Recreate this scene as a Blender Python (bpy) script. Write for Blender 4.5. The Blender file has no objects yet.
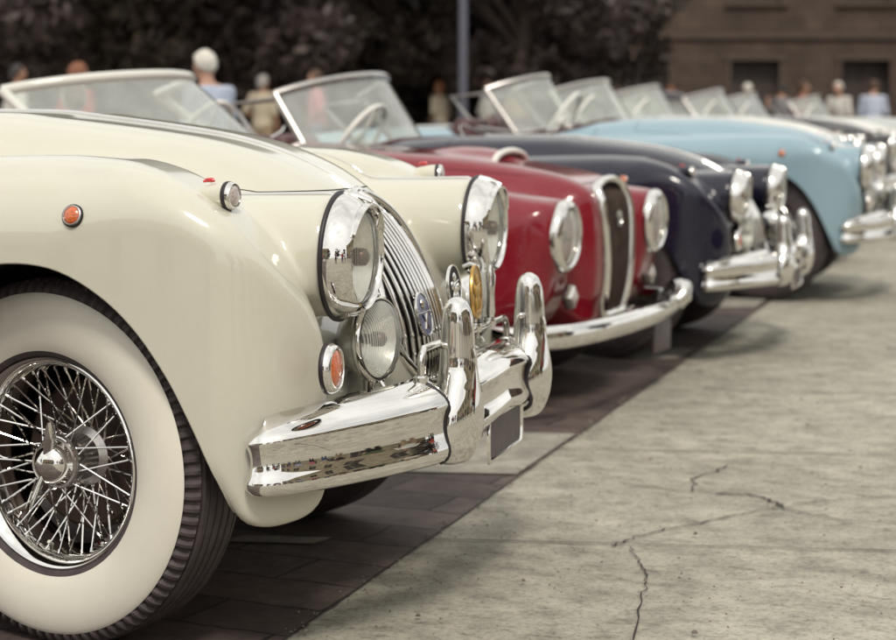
import bpy, math, random
import numpy as np
from mathutils import Vector, Matrix
random.seed(4); np.random.seed(4)
C = bpy.context; SC = C.scene; COL = SC.collection
R = math.radians
# ------------------------------------------------------------------ camera
TH, PITCH, FPX = R(16), R(6.2), 1850.0
CAM = Vector((1.70, -3.88, 1.03))
c_right = Vector((math.cos(TH), math.sin(TH), 0))
c_flat = Vector((-math.sin(TH), math.cos(TH), 0))
c_fwd = (c_flat*math.cos(PITCH) + Vector((0, 0, -math.sin(PITCH)))).normalized()
c_up = c_right.cross(c_fwd)
cd = bpy.data.cameras.new('camera'); cam = bpy.data.objects.new('camera', cd); COL.objects.link(cam)
m = Matrix((c_right, c_up, -c_fwd)).transposed().to_4x4(); m.translation = CAM
cam.matrix_world = m
cd.sensor_width = 36; cd.lens = FPX/896*36; cd.clip_end = 2000; cd.clip_start = .05
cd.dof.use_dof = True; cd.dof.focus_distance = 3.5; cd.dof.aperture_fstop = 4.2
SC.camera = cam
# ------------------------------------------------------------------ world
SUN_EL, SUN_AZ = R(52), R(-68)          # azimuth measured from +x towards +y
world = bpy.data.worlds.new('World'); SC.world = world; world.use_nodes = True
wn = world.node_tree; wn.nodes.clear()
wo = wn.nodes.new('ShaderNodeOutputWorld'); bg = wn.nodes.new('ShaderNodeBackground')
sky = wn.nodes.new('ShaderNodeTexSky'); sky.sky_type = 'NISHITA'; sky.sun_disc = False
sky.sun_elevation = SUN_EL; sky.sun_rotation = math.pi/2 - SUN_AZ
sky.dust_density = 6; sky.air_density = 1.2; sky.altitude = 50
hs = wn.nodes.new('ShaderNodeHueSaturation'); hs.inputs['Saturation'].default_value = .25
tc = wn.nodes.new('ShaderNodeTexCoord'); cn = wn.nodes.new('ShaderNodeTexNoise')
cn.inputs['Scale'].default_value = 2.2; cn.inputs['Detail'].default_value = 6
mp = wn.nodes.new('ShaderNodeMapping'); mp.inputs['Scale'].default_value = (1, 1, 2.6)
cr = wn.nodes.new('ShaderNodeValToRGB'); cr.color_ramp.elements[0].position = .30; cr.color_ramp.elements[1].position = .60; cr.color_ramp.elements[0].color = (.45, .45, .45, 1)
mx = wn.nodes.new('ShaderNodeMix'); mx.data_type = 'RGBA'
mx.inputs[7].default_value = (11.3, 11.3, 10.8, 1)       # bright thin cloud
wn.links.new(tc.outputs['Generated'], mp.inputs[0]); wn.links.new(mp.outputs[0], cn.inputs['Vector'])
wn.links.new(cn.outputs['Fac'], cr.inputs[0]); wn.links.new(cr.outputs[0], mx.inputs[0])
wn.links.new(sky.outputs[0], hs.inputs['Color']); wn.links.new(hs.outputs[0], mx.inputs[6])
wn.links.new(mx.outputs[2], bg.inputs['Color']); wn.links.new(bg.outputs[0], wo.inputs['Surface'])
bg.inputs['Strength'].default_value = .078
# ------------------------------------------------------------------ sun
sd = bpy.data.lights.new('sun', 'SUN'); sd.energy = 1.5; sd.angle = R(11); sd.color = (1, .94, .83)
sun = bpy.data.objects.new('sun', sd); COL.objects.link(sun)
sv = Vector((math.cos(SUN_EL)*math.cos(SUN_AZ), math.cos(SUN_EL)*math.sin(SUN_AZ), math.sin(SUN_EL)))
sun.rotation_euler = sv.to_track_quat('Z', 'Y').to_euler()
SC.view_settings.view_transform = 'Standard'; SC.view_settings.look = 'None'
SC.view_settings.gamma = 1; SC.view_settings.exposure = 0.38; SC.view_settings.use_curve_mapping = False
SC.render.engine = 'CYCLES'; SC.cycles.max_bounces = 10; SC.cycles.caustics_refractive = False; SC.cycles.caustics_reflective = False

# ================================================================== helpers
def tag(o, label=None, cat=None, group=None, kind=None):
    if label: o['label'] = label
    if cat: o['category'] = cat
    if group: o['group'] = group
    if kind: o['kind'] = kind
    return o
def empty(name, loc=(0, 0, 0), rz=0):
    o = bpy.data.objects.new(name, None); COL.objects.link(o)
    o.location = loc; o.rotation_euler = (0, 0, rz); o.empty_display_size = .2
    return o
def kids(o): return list(o.children)
def copy_tree(o, parent=None, skip=()):
    c = o.copy(); COL.objects.link(c); c.parent = parent
    if parent: c.matrix_parent_inverse = Matrix()
    for k in kids(o):
        if k.name.split('.')[0] in skip: continue
        copy_tree(k, c, skip)
    return c
def walk(o):
    yield o
    for k in kids(o): yield from walk(k)
def remat(root, table):
    for o in walk(root):
        if o.type == 'MESH':
            for s in o.material_slots:
                if s.material and s.material.name in table:
                    n = table[s.material.name]; s.link = 'OBJECT'; s.material = n

def mesh_obj(name, V, F, mats, parent=None, smooth=True, midx=None, N=None, angle=None):
    V = np.asarray(V, dtype=float)
    me = bpy.data.meshes.new(name)
    me.from_pydata(V.tolist(), [], F.tolist() if isinstance(F, np.ndarray) else [list(f) for f in F])
    if not isinstance(mats, (list, tuple)): mats = [mats]
    for mt in mats: me.materials.append(mt)
    if midx is not None: me.polygons.foreach_set('material_index', np.asarray(midx, dtype=np.int32))
    me.polygons.foreach_set('use_smooth', [bool(smooth)]*len(me.polygons))
    me.update()
    if N is not None: me.normals_split_custom_set_from_vertices([tuple(n) for n in N.tolist()])
    elif smooth and angle: me.set_sharp_from_angle(angle=R(angle))
    o = bpy.data.objects.new(name, me); COL.objects.link(o)
    if parent: o.parent = parent
    return o

class MB:                      # collects several shapes that make ONE part
    def __init__(s): s.V = []; s.F = []; s.M = []
    def add(s, VF, mi=0):
        V, F = VF; n = len(s.V); s.V += [tuple(v) for v in V]
        s.F += [[i+n for i in f] for f in F]; s.M += [mi]*len(F); return s
    def build(s, name, mats, parent=None, smooth=True, angle=40):
        return mesh_obj(name, s.V, s.F, mats, parent, smooth, s.M, None, angle)

def loft(rings, closed=True, cap=(True, True), loop=False):
    n = len(rings[0]); V = [tuple(p) for r in rings for p in r]; F = []
    m_ = len(rings)
    for i in range(m_ if loop else m_-1):
        a, b = i*n, ((i+1) % m_)*n
        for j in range(n if closed else n-1):
            k = (j+1) % n; F.append([a+j, a+k, b+k, b+j])
    if not loop and closed:
        if cap[0]: F.append(list(range(n))[::-1])
        if cap[1]: F.append([(m_-1)*n+j for j in range(n)])
    return V, F
def frame_z(t):
    t = Vector(t).normalized(); a = Vector((0, 0, 1)) if abs(t.z) < .95 else Vector((1, 0, 0))
    u = a.cross(t).normalized(); return t, u, t.cross(u)
def tube(path, r, seg=10, closed=False, flat=1.0):
    P = [Vector(p) for p in path]; n = len(P); rr = r if hasattr(r, '__len__') else [r]*n
    rings = []; pu = None
    for i in range(n):
        a = P[(i-1) % n] if closed or i else P[0]; b = P[(i+1) % n] if closed or i < n-1 else P[-1]
        t = (b-a).normalized()
        if pu is None: _, u, v = frame_z(t)
        else:
            u = (pu - t*pu.dot(t)).normalized(); v = t.cross(u)
        pu = u
        rings.append([P[i] + u*(rr[i]*math.cos(2*math.pi*k/seg)) + v*(rr[i]*flat*math.sin(2*math.pi*k/seg)) for k in range(seg)])
    return loft(rings, True, (True, True), closed)
def lathe(prof, origin, axis, seg=48, up=None, mod=None, closed=False):
    """prof: list of (radius, distance along axis)"""
    t, u, v = frame_z(axis); o = Vector(origin); rings = []
    for i, (r, d) in enumerate(prof):
        rings.append([o + t*(d + (mod(i, k)[1] if mod else 0)) + (u*math.cos(2*math.pi*k/seg) + v*math.sin(2*math.pi*k/seg))*(r + (mod(i, k)[0] if mod else 0)) for k in range(seg)])
    V, F = loft(rings, True, (False, False), closed)
    return V, F
def box(c, s, rz=0, bev=0):
    cx, cy, cz = c; a, b, h = s[0]/2, s[1]/2, s[2]/2
    if bev <= 0:
        P = [(-a, -b), (a, -b), (a, b), (-a, b)]; Z = [(-h, 1), (h, 1)]
    else:
        P = []
        for sx, sy, a0 in ((1, 1, 0), (-1, 1, 90), (-1, -1, 180), (1, -1, 270)):
            for q in (0, 30, 60, 90):
                P.append((sx*(a-bev)+bev*math.cos(R(a0+q)), sy*(b-bev)+bev*math.sin(R(a0+q))))
        Z = [(-h, 1), (-h+.001, 1), (h-.001, 1), (h, 1)]
    co, si = math.cos(rz), math.sin(rz); rings = []
    if bev > 0:
        zs = [(-h, bev), (-h+bev*.3, bev*.3), (-h+bev, 0), (h-bev, 0), (h-bev*.3, bev*.3), (h, bev)]
        for z, ins in zs:
            rings.append([(cx+(x*(a-ins)/a)*co-(y*(b-ins)/b)*si, cy+(x*(a-ins)/a)*si+(y*(b-ins)/b)*co, cz+z) for x, y in P])
    else:
        for z, _ in Z: rings.append([(cx+x*co-y*si, cy+x*si+y*co, cz+z) for x, y in P])
    return loft(rings)
def catmull(P, n=8, closed=False):
    P = np.array(P, float); m_ = len(P); out = []
    rng = range(m_) if closed else range(m_-1)
    for i in rng:
        if closed: p0, p1, p2, p3 = P[(i-1) % m_], P[i], P[(i+1) % m_], P[(i+2) % m_]
        else: p0, p1, p2, p3 = P[max(i-1, 0)], P[i], P[i+1], P[min(i+2, m_-1)]
        for k in range(n):
            t = k/n
            out.append(.5*((2*p1)+(-p0+p2)*t+(2*p0-5*p1+4*p2-p3)*t*t+(-p0+3*p1-3*p2+p3)*t**3))
    if not closed: out.append(P[-1])
    return np.array(out)

# ------------------------------------------------------------------ implicit surfaces
def poly_sdf(px, pz, poly):
    """signed distance (neg inside) of points to closed polygon"""
    shp = px.shape; x = px.ravel().astype(np.float64); z = pz.ravel().astype(np.float64)
    d = np.full(x.shape, 1e9); ins = np.zeros(x.shape, bool); n = len(poly)
    for i in range(n):
        ax, az = poly[i]; bx, bz = poly[(i+1) % n]; ex, ez = bx-ax, bz-az
        L = ex*ex+ez*ez
        if L < 1e-14: continue
        t = np.clip(((x-ax)*ex+(z-az)*ez)/L, 0, 1)
        d = np.minimum(d, (x-ax-t*ex)**2+(z-az-t*ez)**2)
        c = (az > z) != (bz > z)
        if abs(ez) > 1e-12: ins ^= c & (x < ex*(z-az)/ez+ax)
    d = np.sqrt(d); return np.where(ins, -d, d).reshape(shp)
def smin(a, b, k):
    h = np.clip(.5+.5*(b-a)/k, 0, 1); return b*(1-h)+a*h-k*h*(1-h)
def smax(a, b, k): return -smin(-a, -b, k)
def rext(d1, d2, r):
    a = d1+r; b = d2+r
    return np.minimum(np.maximum(a, b), 0)+np.sqrt(np.maximum(a, 0)**2+np.maximum(b, 0)**2)-r

class Field:
    def __init__(s, lo, hi, h, fn, blur=1):
        s.lo = np.array(lo, float); s.h = h
        n = np.ceil((np.array(hi)-s.lo)/h).astype(int)+1; s.n = n
        ax = [s.lo[i]+h*np.arange(n[i]) for i in range(3)]; s.ax = ax
        F = fn(ax[0][:, None, None], ax[1][None, :, None], ax[2][None, None, :])
        F = np.ascontiguousarray(np.broadcast_to(F, tuple(n))).astype(np.float32)
        for _ in range(blur):
            for a in range(3):
                G = F.copy()
                sl = lambda p, q: tuple(slice(p, q) if i == a else slice(None) for i in range(3))
                G[sl(1, -1)] = .25*F[sl(0, -2)]+.5*F[sl(1, -1)]+.25*F[sl(2, None)]
                F = G
        s.F = F
    def val(s, P):
        q = (np.asarray(P, float)-s.lo)/s.h
        q = np.clip(q, 0, s.n-1.0001); i = q.astype(int); f = q-i
        i0, i1, i2 = i[..., 0], i[..., 1], i[..., 2]; f0, f1, f2 = f[..., 0], f[..., 1], f[..., 2]; F = s.F
        c00 = F[i0, i1, i2]*(1-f0)+F[i0+1, i1, i2]*f0; c10 = F[i0, i1+1, i2]*(1-f0)+F[i0+1, i1+1, i2]*f0
        c01 = F[i0, i1, i2+1]*(1-f0)+F[i0+1, i1, i2+1]*f0; c11 = F[i0, i1+1, i2+1]*(1-f0)+F[i0+1, i1+1, i2+1]*f0
        return (c00*(1-f1)+c10*f1)*(1-f2)+(c01*(1-f1)+c11*f1)*f2
    def grad(s, P, e=None):
        e = e or s.h; g = np.zeros(P.shape)
        for a in range(3):
            d = np.zeros(3); d[a] = e; g[..., a] = (s.val(P+d)-s.val(P-d))/(2*e)
        return g
    def mesh(s, proj=3, sym=False):
        F = s.F; I = F < 0; nx, ny, nz = F.shape
        cs = np.zeros((nx-1, ny-1, nz-1), np.uint8)
        for a in (0, 1):
            for b in (0, 1):
                for c in (0, 1): cs += I[a:nx-1+a, b:ny-1+b, c:nz-1+c]
        act = np.argwhere((cs > 0) & (cs < 8)); idx = -np.ones(cs.shape, np.int32)
        idx[act[:, 0], act[:, 1], act[:, 2]] = np.arange(len(act))
        acc = np.zeros((len(act), 3)); cnt = np.zeros(len(act))
        corners = [(a, b, c) for a in (0, 1) for b in (0, 1) for c in (0, 1)]
        for p in corners:
            for ax_ in range(3):
                if p[ax_]: continue
                q = list(p); q[ax_] = 1
                fa = F[act[:, 0]+p[0], act[:, 1]+p[1], act[:, 2]+p[2]].astype(float)
                fb = F[act[:, 0]+q[0], act[:, 1]+q[1], act[:, 2]+q[2]].astype(float)
                mk = (fa < 0) != (fb < 0); t = np.where(mk, fa/np.where(mk, fa-fb, 1), 0)
                pos = np.tile(np.array(p, float), (len(act), 1)); pos[:, ax_] += t
                acc[mk] += pos[mk]; cnt[mk] += 1
        V = s.lo+(act+acc/cnt[:, None])*s.h
        Q = []
        for ax_ in range(3):
            u, v = (ax_+1) % 3, (ax_+2) % 3
            sl0 = [slice(None)]*3; sl1 = [slice(None)]*3; sl0[ax_] = slice(0, -1); sl1[ax_] = slice(1, None)
            A = I[tuple(sl0)]; B = I[tuple(sl1)]
            E = np.argwhere(A != B)
            ok = (E[:, u] > 0) & (E[:, v] > 0) & (E[:, u] < s.n[u]-1) & (E[:, v] < s.n[v]-1)
            E = E[ok]; out = A[E[:, 0], E[:, 1], E[:, 2]]
            def ci(du, dv):
                e = E.copy(); e[:, u] += du; e[:, v] += dv; return idx[e[:, 0], e[:, 1], e[:, 2]]
            q = np.stack([ci(-1, -1), ci(0, -1), ci(0, 0), ci(-1, 0)], 1)
            q[~out] = q[~out][:, ::-1]; Q.append(q)
        Q = np.concatenate(Q)
        for _ in range(proj):
            g = s.grad(V, s.h*.5); V = V-g*(s.val(V)/np.maximum((g**2).sum(1), .05))[:, None]
        g = s.grad(V, s.h); N = g/np.linalg.norm(g, axis=1)[:, None]
        return V, N, Q
    def surf(s, p, d, t1=1.2):
        """march from p along d till inside; returns point + normal"""
        p = np.array(p, float); d = np.array(d, float); ts = np.arange(0, t1, .004)
        v = s.val(p+ts[:, None]*d); k = np.argmax(v < 0)
        if not (v < 0).any(): return None, None
        a, b = ts[max(k-1, 0)], ts[k]
        for _ in range(14):
            c = (a+b)/2
            if s.val((p+c*d)[None])[0] < 0: b = c
            else: a = c
        q = p+b*d; g = s.grad(q[None])[0]; return q, g/np.linalg.norm(g)
def tri(Q): return np.concatenate([Q[:, [0, 1, 2]], Q[:, [0, 2, 3]]])
def clip(V, N, T, g):
    """keep g<0; returns V,N,T,segments"""
    s = g[T] < 0; c = s.sum(1); keep = [T[c == 3]]; mixed = T[(c == 1) | (c == 2)]; ms = s[(c == 1) | (c == 2)]
    nv, nn, e = [], [], {}; n0 = len(V); new = []; segs = []
    def cut(a, b):
        k = (a, b) if a < b else (b, a)
        if k not in e:
            t = g[k[0]]/(g[k[0]]-g[k[1]]); t = min(max(t, 0), 1)
            nv.append(V[k[0]]*(1-t)+V[k[1]]*t); nn.append(N[k[0]]*(1-t)+N[k[1]]*t); e[k] = n0+len(nv)-1
        return e[k]
    for t_, s_ in zip(mixed.tolist(), ms.tolist()):
        k = s_.index(True) if sum(s_) == 1 else s_.index(False)
        a, b, c_ = t_[k], t_[(k+1) % 3], t_[(k+2) % 3]
        ab, ac = cut(a, b), cut(a, c_)
        if sum(s_) == 1: new.append([a, ab, ac])
        else: new.append([ab, b, c_]); new.append([ab, c_, ac])
        segs.append((ab, ac))
    if nv: V = np.vstack([V, nv]); N = np.vstack([N, nn])
    if new: keep.append(np.array(new))
    return V, N, np.concatenate(keep), segs
def chain(segs):
    adj = {}
    for a, b in segs: adj.setdefault(a, []).append(b); adj.setdefault(b, []).append(a)
    out = []; seen = set()
    starts = [k for k in adj if len(adj[k]) == 1]+list(adj)
    for st in starts:
        if st in seen: continue
        path = [st]; seen.add(st); cur = st
        while True:
            nx = [k for k in adj[cur] if k not in seen]
            if not nx: break
            cur = nx[0]; path.append(cur); seen.add(cur)
        closed = len(path) > 3 and st in adj[path[-1]]
        out.append((path, closed))
    return out
def compact(V, N, T):
    u, inv = np.unique(T, return_inverse=True); return V[u], N[u], inv.reshape(T.shape)
def mirror(V, N, T):
    n = len(V); s = np.array([1, -1, 1])
    return np.vstack([V, V*s]), np.vstack([N, N*s]), np.vstack([T, T[:, ::-1]+n])
def resample(P, n, closed=False):
    P = np.array(P, float)
    if closed: P = np.vstack([P, P[:1]])
    L = np.r_[0, np.cumsum(np.linalg.norm(np.diff(P, axis=0), axis=1))]
    t = np.linspace(0, L[-1], n+1)[:-1] if closed else np.linspace(0, L[-1], n)
    return np.stack([np.interp(t, L, P[:, k]) for k in range(3)], 1)

# ================================================================== materials
def lnk(nt, a, b): nt.links.new(a, b)
def new_mat(name):
    mt = bpy.data.materials.new(name); mt.use_nodes = True
    return mt, mt.node_tree, mt.node_tree.nodes['Principled BSDF']
def noise(nt, scale, detail=4, rough=.6, vec=None, coord='Object', mscale=None):
    n = nt.nodes.new('ShaderNodeTexNoise'); n.inputs['Scale'].default_value = scale
    n.inputs['Detail'].default_value = detail; n.inputs['Roughness'].default_value = rough
    t = nt.nodes.new('ShaderNodeTexCoord'); o = t.outputs[coord]
    if mscale:
        mp_ = nt.nodes.new('ShaderNodeMapping'); mp_.inputs['Scale'].default_value = mscale; lnk(nt, o, mp_.inputs[0]); o = mp_.outputs[0]
    lnk(nt, o, n.inputs['Vector']); return n
def ramp(nt, src, stops):
    r = nt.nodes.new('ShaderNodeValToRGB'); lnk(nt, src, r.inputs[0]); el = r.color_ramp.elements
    while len(el) < len(stops): el.new(.5)
    for e_, (p, c) in zip(el, stops): e_.position = p; e_.color = (*c, 1) if len(c) == 3 else c
    return r
def bump(nt, src, strength, dist, bs, inp='Normal', prev=None):
    b = nt.nodes.new('ShaderNodeBump'); b.inputs['Strength'].default_value = strength; b.inputs['Distance'].default_value = dist
    lnk(nt, src, b.inputs['Height'])
    if prev: lnk(nt, prev.outputs[0], b.inputs['Normal'])
    if bs: lnk(nt, b.outputs[0], bs.inputs[inp])
    return b
def simple(name, col, rough=.5, metal=0, var=.08, vs=12, bmp=0, bs_=60, coat=0, spec=.5, coat_r=.03):
    mt, nt, b = new_mat(name)
    n = noise(nt, vs, 5)
    lo = tuple(max(0, c*(1-var)) for c in col); hi = tuple(min(1, c*(1+var)) for c in col)
    r = ramp(nt, n.outputs['Fac'], [(.3, lo), (.7, hi)]); lnk(nt, r.outputs[0], b.inputs['Base Color'])
    b.inputs['Metallic'].default_value = metal; b.inputs['Specular IOR Level'].default_value = spec
    n2 = noise(nt, vs*2.3, 4); mr = nt.nodes.new('ShaderNodeMapRange')
    mr.inputs['To Min'].default_value = max(0, rough*.8); mr.inputs['To Max'].default_value = min(1, rough*1.25)
    lnk(nt, n2.outputs['Fac'], mr.inputs['Value']); lnk(nt, mr.outputs[0], b.inputs['Roughness'])
    if coat: b.inputs['Coat Weight'].default_value = coat; b.inputs['Coat Roughness'].default_value = coat_r
    if bmp: bump(nt, noise(nt, bs_, 5).outputs['Fac'], bmp, .002, b)
    return mt
def paint(name, col, rough=.38, var=.03, coat=1.0, ior=1.45):
    mt, nt, b = new_mat(name)
    n = noise(nt, 3.0, 4); lo = tuple(c*(1-var) for c in col); hi = tuple(min(1, c*(1+var)) for c in col)
    r = ramp(nt, n.outputs['Fac'], [(.3, lo), (.7, hi)])
    d = noise(nt, 90, 6, .7)                       # fine road dust
    dr = ramp(nt, d.outputs['Fac'], [(.50, (0, 0, 0)), (.80, (1, 1, 1))])
    mxx = nt.nodes.new('ShaderNodeMix'); mxx.data_type = 'RGBA'; mu = nt.nodes.new('ShaderNodeMath'); mu.operation = 'MULTIPLY'; mu.inputs[1].default_value = .10
    lnk(nt, dr.outputs[0], mu.inputs[0]); lnk(nt, mu.outputs[0], mxx.inputs[0]); lnk(nt, r.outputs[0], mxx.inputs[6])
    mxx.inputs[7].default_value = (.33, .29, .23, 1); lnk(nt, mxx.outputs[2], b.inputs['Base Color'])
    b.inputs['Roughness'].default_value = rough; b.inputs['Specular IOR Level'].default_value = .15
    b.inputs['Coat Weight'].default_value = coat; b.inputs['Coat IOR'].default_value = ior
    mr = nt.nodes.new('ShaderNodeMapRange'); mr.inputs['To Min'].default_value = .02; mr.inputs['To Max'].default_value = .10
    lnk(nt, noise(nt, 25, 6).outputs['Fac'], mr.inputs['Value']); lnk(nt, mr.outputs[0], b.inputs['Coat Roughness'])
    bump(nt, noise(nt, 260, 2).outputs['Fac'], .03, .0006, b, 'Coat Normal')
    return mt
def glass(name, tint=(1, 1, 1), haze=.06, hcol=(.7, .72, .7), rough=.02, flute=0, ior=1.5):
    mt, nt, b = new_mat(name); out = nt.nodes['Material Output']; nt.nodes.remove(b)
    tr = nt.nodes.new('ShaderNodeBsdfTransparent'); tr.inputs[0].default_value = (*tint, 1)
    gl = nt.nodes.new('ShaderNodeBsdfGlossy'); gl.inputs['Roughness'].default_value = rough
    g_ = nt.nodes.new('ShaderNodeNewGeometry'); dt = nt.nodes.new('ShaderNodeVectorMath'); dt.operation = 'DOT_PRODUCT'
    lnk(nt, g_.outputs['Normal'], dt.inputs[0]); lnk(nt, g_.outputs['Incoming'], dt.inputs[1])
    def mth(op, a, b=None):
        q = nt.nodes.new('ShaderNodeMath'); q.operation = op
        if hasattr(a, 'links'): lnk(nt, a, q.inputs[0])
        else: q.inputs[0].default_value = a
        if b is not None: q.inputs[1].default_value = b
        return q
    ab = mth('ABSOLUTE', dt.outputs['Value']); om = nt.nodes.new('ShaderNodeMath'); om.operation = 'SUBTRACT'; om.inputs[0].default_value = 1; lnk(nt, ab.outputs[0], om.inputs[1])
    r0 = ((ior-1)/(ior+1))**2; pw = mth('POWER', om.outputs[0], 5); fr = mth('MULTIPLY_ADD', pw.outputs[0], 1-r0); fr.inputs[2].default_value = r0*1.8
    df = nt.nodes.new('ShaderNodeBsdfDiffuse'); df.inputs[0].default_value = (*hcol, 1)
    m1 = nt.nodes.new('ShaderNodeMixShader'); m2 = nt.nodes.new('ShaderNodeMixShader')
    h = noise(nt, 7, 4); mr = nt.nodes.new('ShaderNodeMapRange'); mr.inputs['To Min'].default_value = haze*.6; mr.inputs['To Max'].default_value = haze*1.4
    lnk(nt, h.outputs['Fac'], mr.inputs['Value']); lnk(nt, mr.outputs[0], m1.inputs[0])
    lnk(nt, tr.outputs[0], m1.inputs[1]); lnk(nt, df.outputs[0], m1.inputs[2])
    lnk(nt, fr.outputs[0], m2.inputs[0]); lnk(nt, m1.outputs[0], m2.inputs[1]); lnk(nt, gl.outputs[0], m2.inputs[2])
    lnk(nt, m2.outputs[0], out.inputs['Surface'])
    if flute:
        w = nt.nodes.new('ShaderNodeTexWave'); w.bands_direction = 'Y'; w.inputs['Scale'].default_value = flute; w.inputs['Distortion'].default_value = .4
        t = nt.nodes.new('ShaderNodeTexCoord'); lnk(nt, t.outputs['Object'], w.inputs['Vector'])
        bb = bump(nt, w.outputs['Fac'], .22, .002, None); mr.inputs['To Min'].default_value = haze*.25; mr.inputs['To Max'].default_value = haze*2; lnk(nt, w.outputs['Fac'], mr.inputs['Value']); lnk(nt, bb.outputs[0], gl.inputs['Normal'])
    return mt
M = {}
M['cream'] = paint('cream_paint', (.58, .558, .465), ior=1.65)
M['red'] = paint('dark_red_paint', (.19, .004, .014), .3)
M['navy'] = paint('navy_paint', (.008, .007, .022), .3)
M['blue'] = paint('pale_blue_paint', (.25, .36, .42), .35)
M['silver'] = paint('silver_green_paint', (.42, .44, .42), .35)
M['black'] = paint('black_paint', (.02, .016, .02), .3)
M['ivory'] = paint('ivory_paint', (.66, .65, .60), .4)
def chrome_mat():
    mt, nt, b = new_mat('chrome'); b.inputs['Metallic'].default_value = 1
    r = ramp(nt, noise(nt, 8, 4).outputs['Fac'], [(.3, (.74, .72, .69)), (.7, (.84, .82, .79))]); lnk(nt, r.outputs[0], b.inputs['Base Color'])
    r2 = ramp(nt, noise(nt, 160, 6, .7).outputs['Fac'], [(.5, (.025,)*3), (.8, (.09,)*3)]); lnk(nt, r2.outputs[0], b.inputs['Roughness'])
    bump(nt, noise(nt, 9, 2).outputs['Fac'], .05, .002, b)
    return mt
M['chrome'] = chrome_mat()
M['steel'] = simple('brushed_steel', (.50, .47, .45), .28, 1, .12, 40)
M['tyre'] = simple('tyre_rubber', (.060, .045, .047), .62, 0, .3, 30, .4, 200)
M['wwall'] = simple('whitewall_rubber', (.74, .70, .61), .42, 0, .06, 5, .1, 120, spec=.4)
M['rubber'] = simple('black_rubber', (.018, .012, .016), .45)
M['under'] = simple('underseal', (.022, .016, .017), .8, 0, .3, 10, .5, 60)
M['dark'] = simple('dark_recess', (.015, .011, .012), .7)
M['refl'] = simple('reflector_silver', (.88, .86, .80), .24, .7, .10, 60, .4, 70)
M['bulb'] = simple('bulb_shield_bronze', (.10, .05, .035), .3, .6, .2, 40)
M['drum'] = simple('brake_drum_iron', (.07, .045, .035), .6, .5, .4, 15)
M['gold'] = simple('brass_enamel', (.55, .33, .09), .3, .8, .3, 60)
M['enamel'] = simple('blue_enamel', (.045, .055, .19), .25, 0, .1, 60, coat=1)
M['plate'] = simple('plate_dark', (.07, .05, .055), .45, 0, .15, 30)
M['leather_and_reflection'] = simple('tan_leather_and_reflection', (.28, .12, .06), .5, 0, .15, 20, .3, 90)
M['hide'] = simple('dark_leather', (.08, .03, .03), .5, 0, .15, 20, .3, 90)
M['white_enamel'] = simple('white_plastic', (.75, .73, .68), .3)
M['glass'] = glass('windscreen_glass', (.80, .86, .82), .34, (.74, .76, .72))  # pale haze in the glass colour stands in for sky reflection
M['lens'] = glass('lamp_lens', (.97, .97, .94), .13, (.8, .8, .75), .04, 42, 1.28)
M['lens2'] = glass('ribbed_lens', (.97, .97, .94), .26, (.85, .85, .8), .05, 70, 1.3)  # white haze put into the lens colour to brighten it
def colour_lens(name, col):
    mt, nt, b = new_mat(name); b.inputs['Base Color'].default_value = (*col, 1); b.inputs['Roughness'].default_value = .12
    b.inputs['Coat Weight'].default_value = 1; b.inputs['Subsurface Weight'].default_value = .0
    w = nt.nodes.new('ShaderNodeTexVoronoi'); w.inputs['Scale'].default_value = 170
    t = nt.nodes.new('ShaderNodeTexCoord'); lnk(nt, t.outputs['Object'], w.inputs['Vector'])
    bump(nt, w.outputs['Distance'], .5, .002, b)
    r = ramp(nt, w.outputs['Distance'], [(0, tuple(c*.6 for c in col)), (.6, col)]); lnk(nt, r.outputs[0], b.inputs['Base Color'])
    return mt
M['amber'] = colour_lens('amber_lens', (.62, .13, .03))
M['redlens'] = colour_lens('red_lens', (.60, .02, .02))
M['frost'] = colour_lens('frosted_lens', (.50, .42, .40))

# ================================================================== XK style body
def arr(P): return np.array(P, float)
def lerp_tab(x, tab):
    tab = arr(tab); return np.interp(x, tab[:, 0], tab[:, 1])
WING = catmull([(-3.62, .50), (-3.55, .64), (-3.30, .79), (-2.95, .88), (-2.5, .915), (-2.1, .89), (-1.6, .875), (-1.1, .905),
    (-.6, .942), (-.1, .960), (.10, .957), (.19, .944), (.27, .918), (.35, .872), (.41, .822), (.46, .760), (.505, .690), (.545, .610),
    (.570, .53), (.575, .45), (.572, .375), (.545, .318), (.50, .284), (.450, .272), (.405, .284), (.375, .320), (.33, .355), (.2, .36), (-.25, .36), (-.39, .33), (-.46, .26), (-1.2, .25), (-2.6, .26), (-3.3, .30), (-3.58, .38)], 8, True)
CORE = catmull([(-3.72, .52), (-3.62, .72), (-3.25, .88), (-2.7, .97), (-2.2, .99), (-1.6, .985), (-1.1, 1.02), (-.8, 1.045), (-.37, 1.045), (-.24, 1.034),
    (-.04, 1.010), (.115, .984), (.245, .943), (.345, .893), (.415, .838), (.472, .770), (.515, .700), (.545, .635), (.560, .58), (.568, .50),
    (.555, .44), (.51, .38), (.40, .34), (0, .30), (-1.2, .24), (-2.6, .25), (-3.3, .30), (-3.66, .40)], 8, True)
DECK = catmull([(-3.6, .5), (-3.4, .76), (-2.9, .86), (-2.2, .89), (-1.5, .88), (-1.0, .92), (-.4, .925), (-.05, .905), (.15, .872), (.29, .82), (.385, .74), (.44, .65),
    (.487, .55), (.495, .47), (.475, .41), (.40, .37), (0, .34), (-1.2, .25), (-2.6, .26), (-3.3, .32), (-3.56, .40)], 8, True)
HLX, HLY, HLZ = .515, .50, .766
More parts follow.
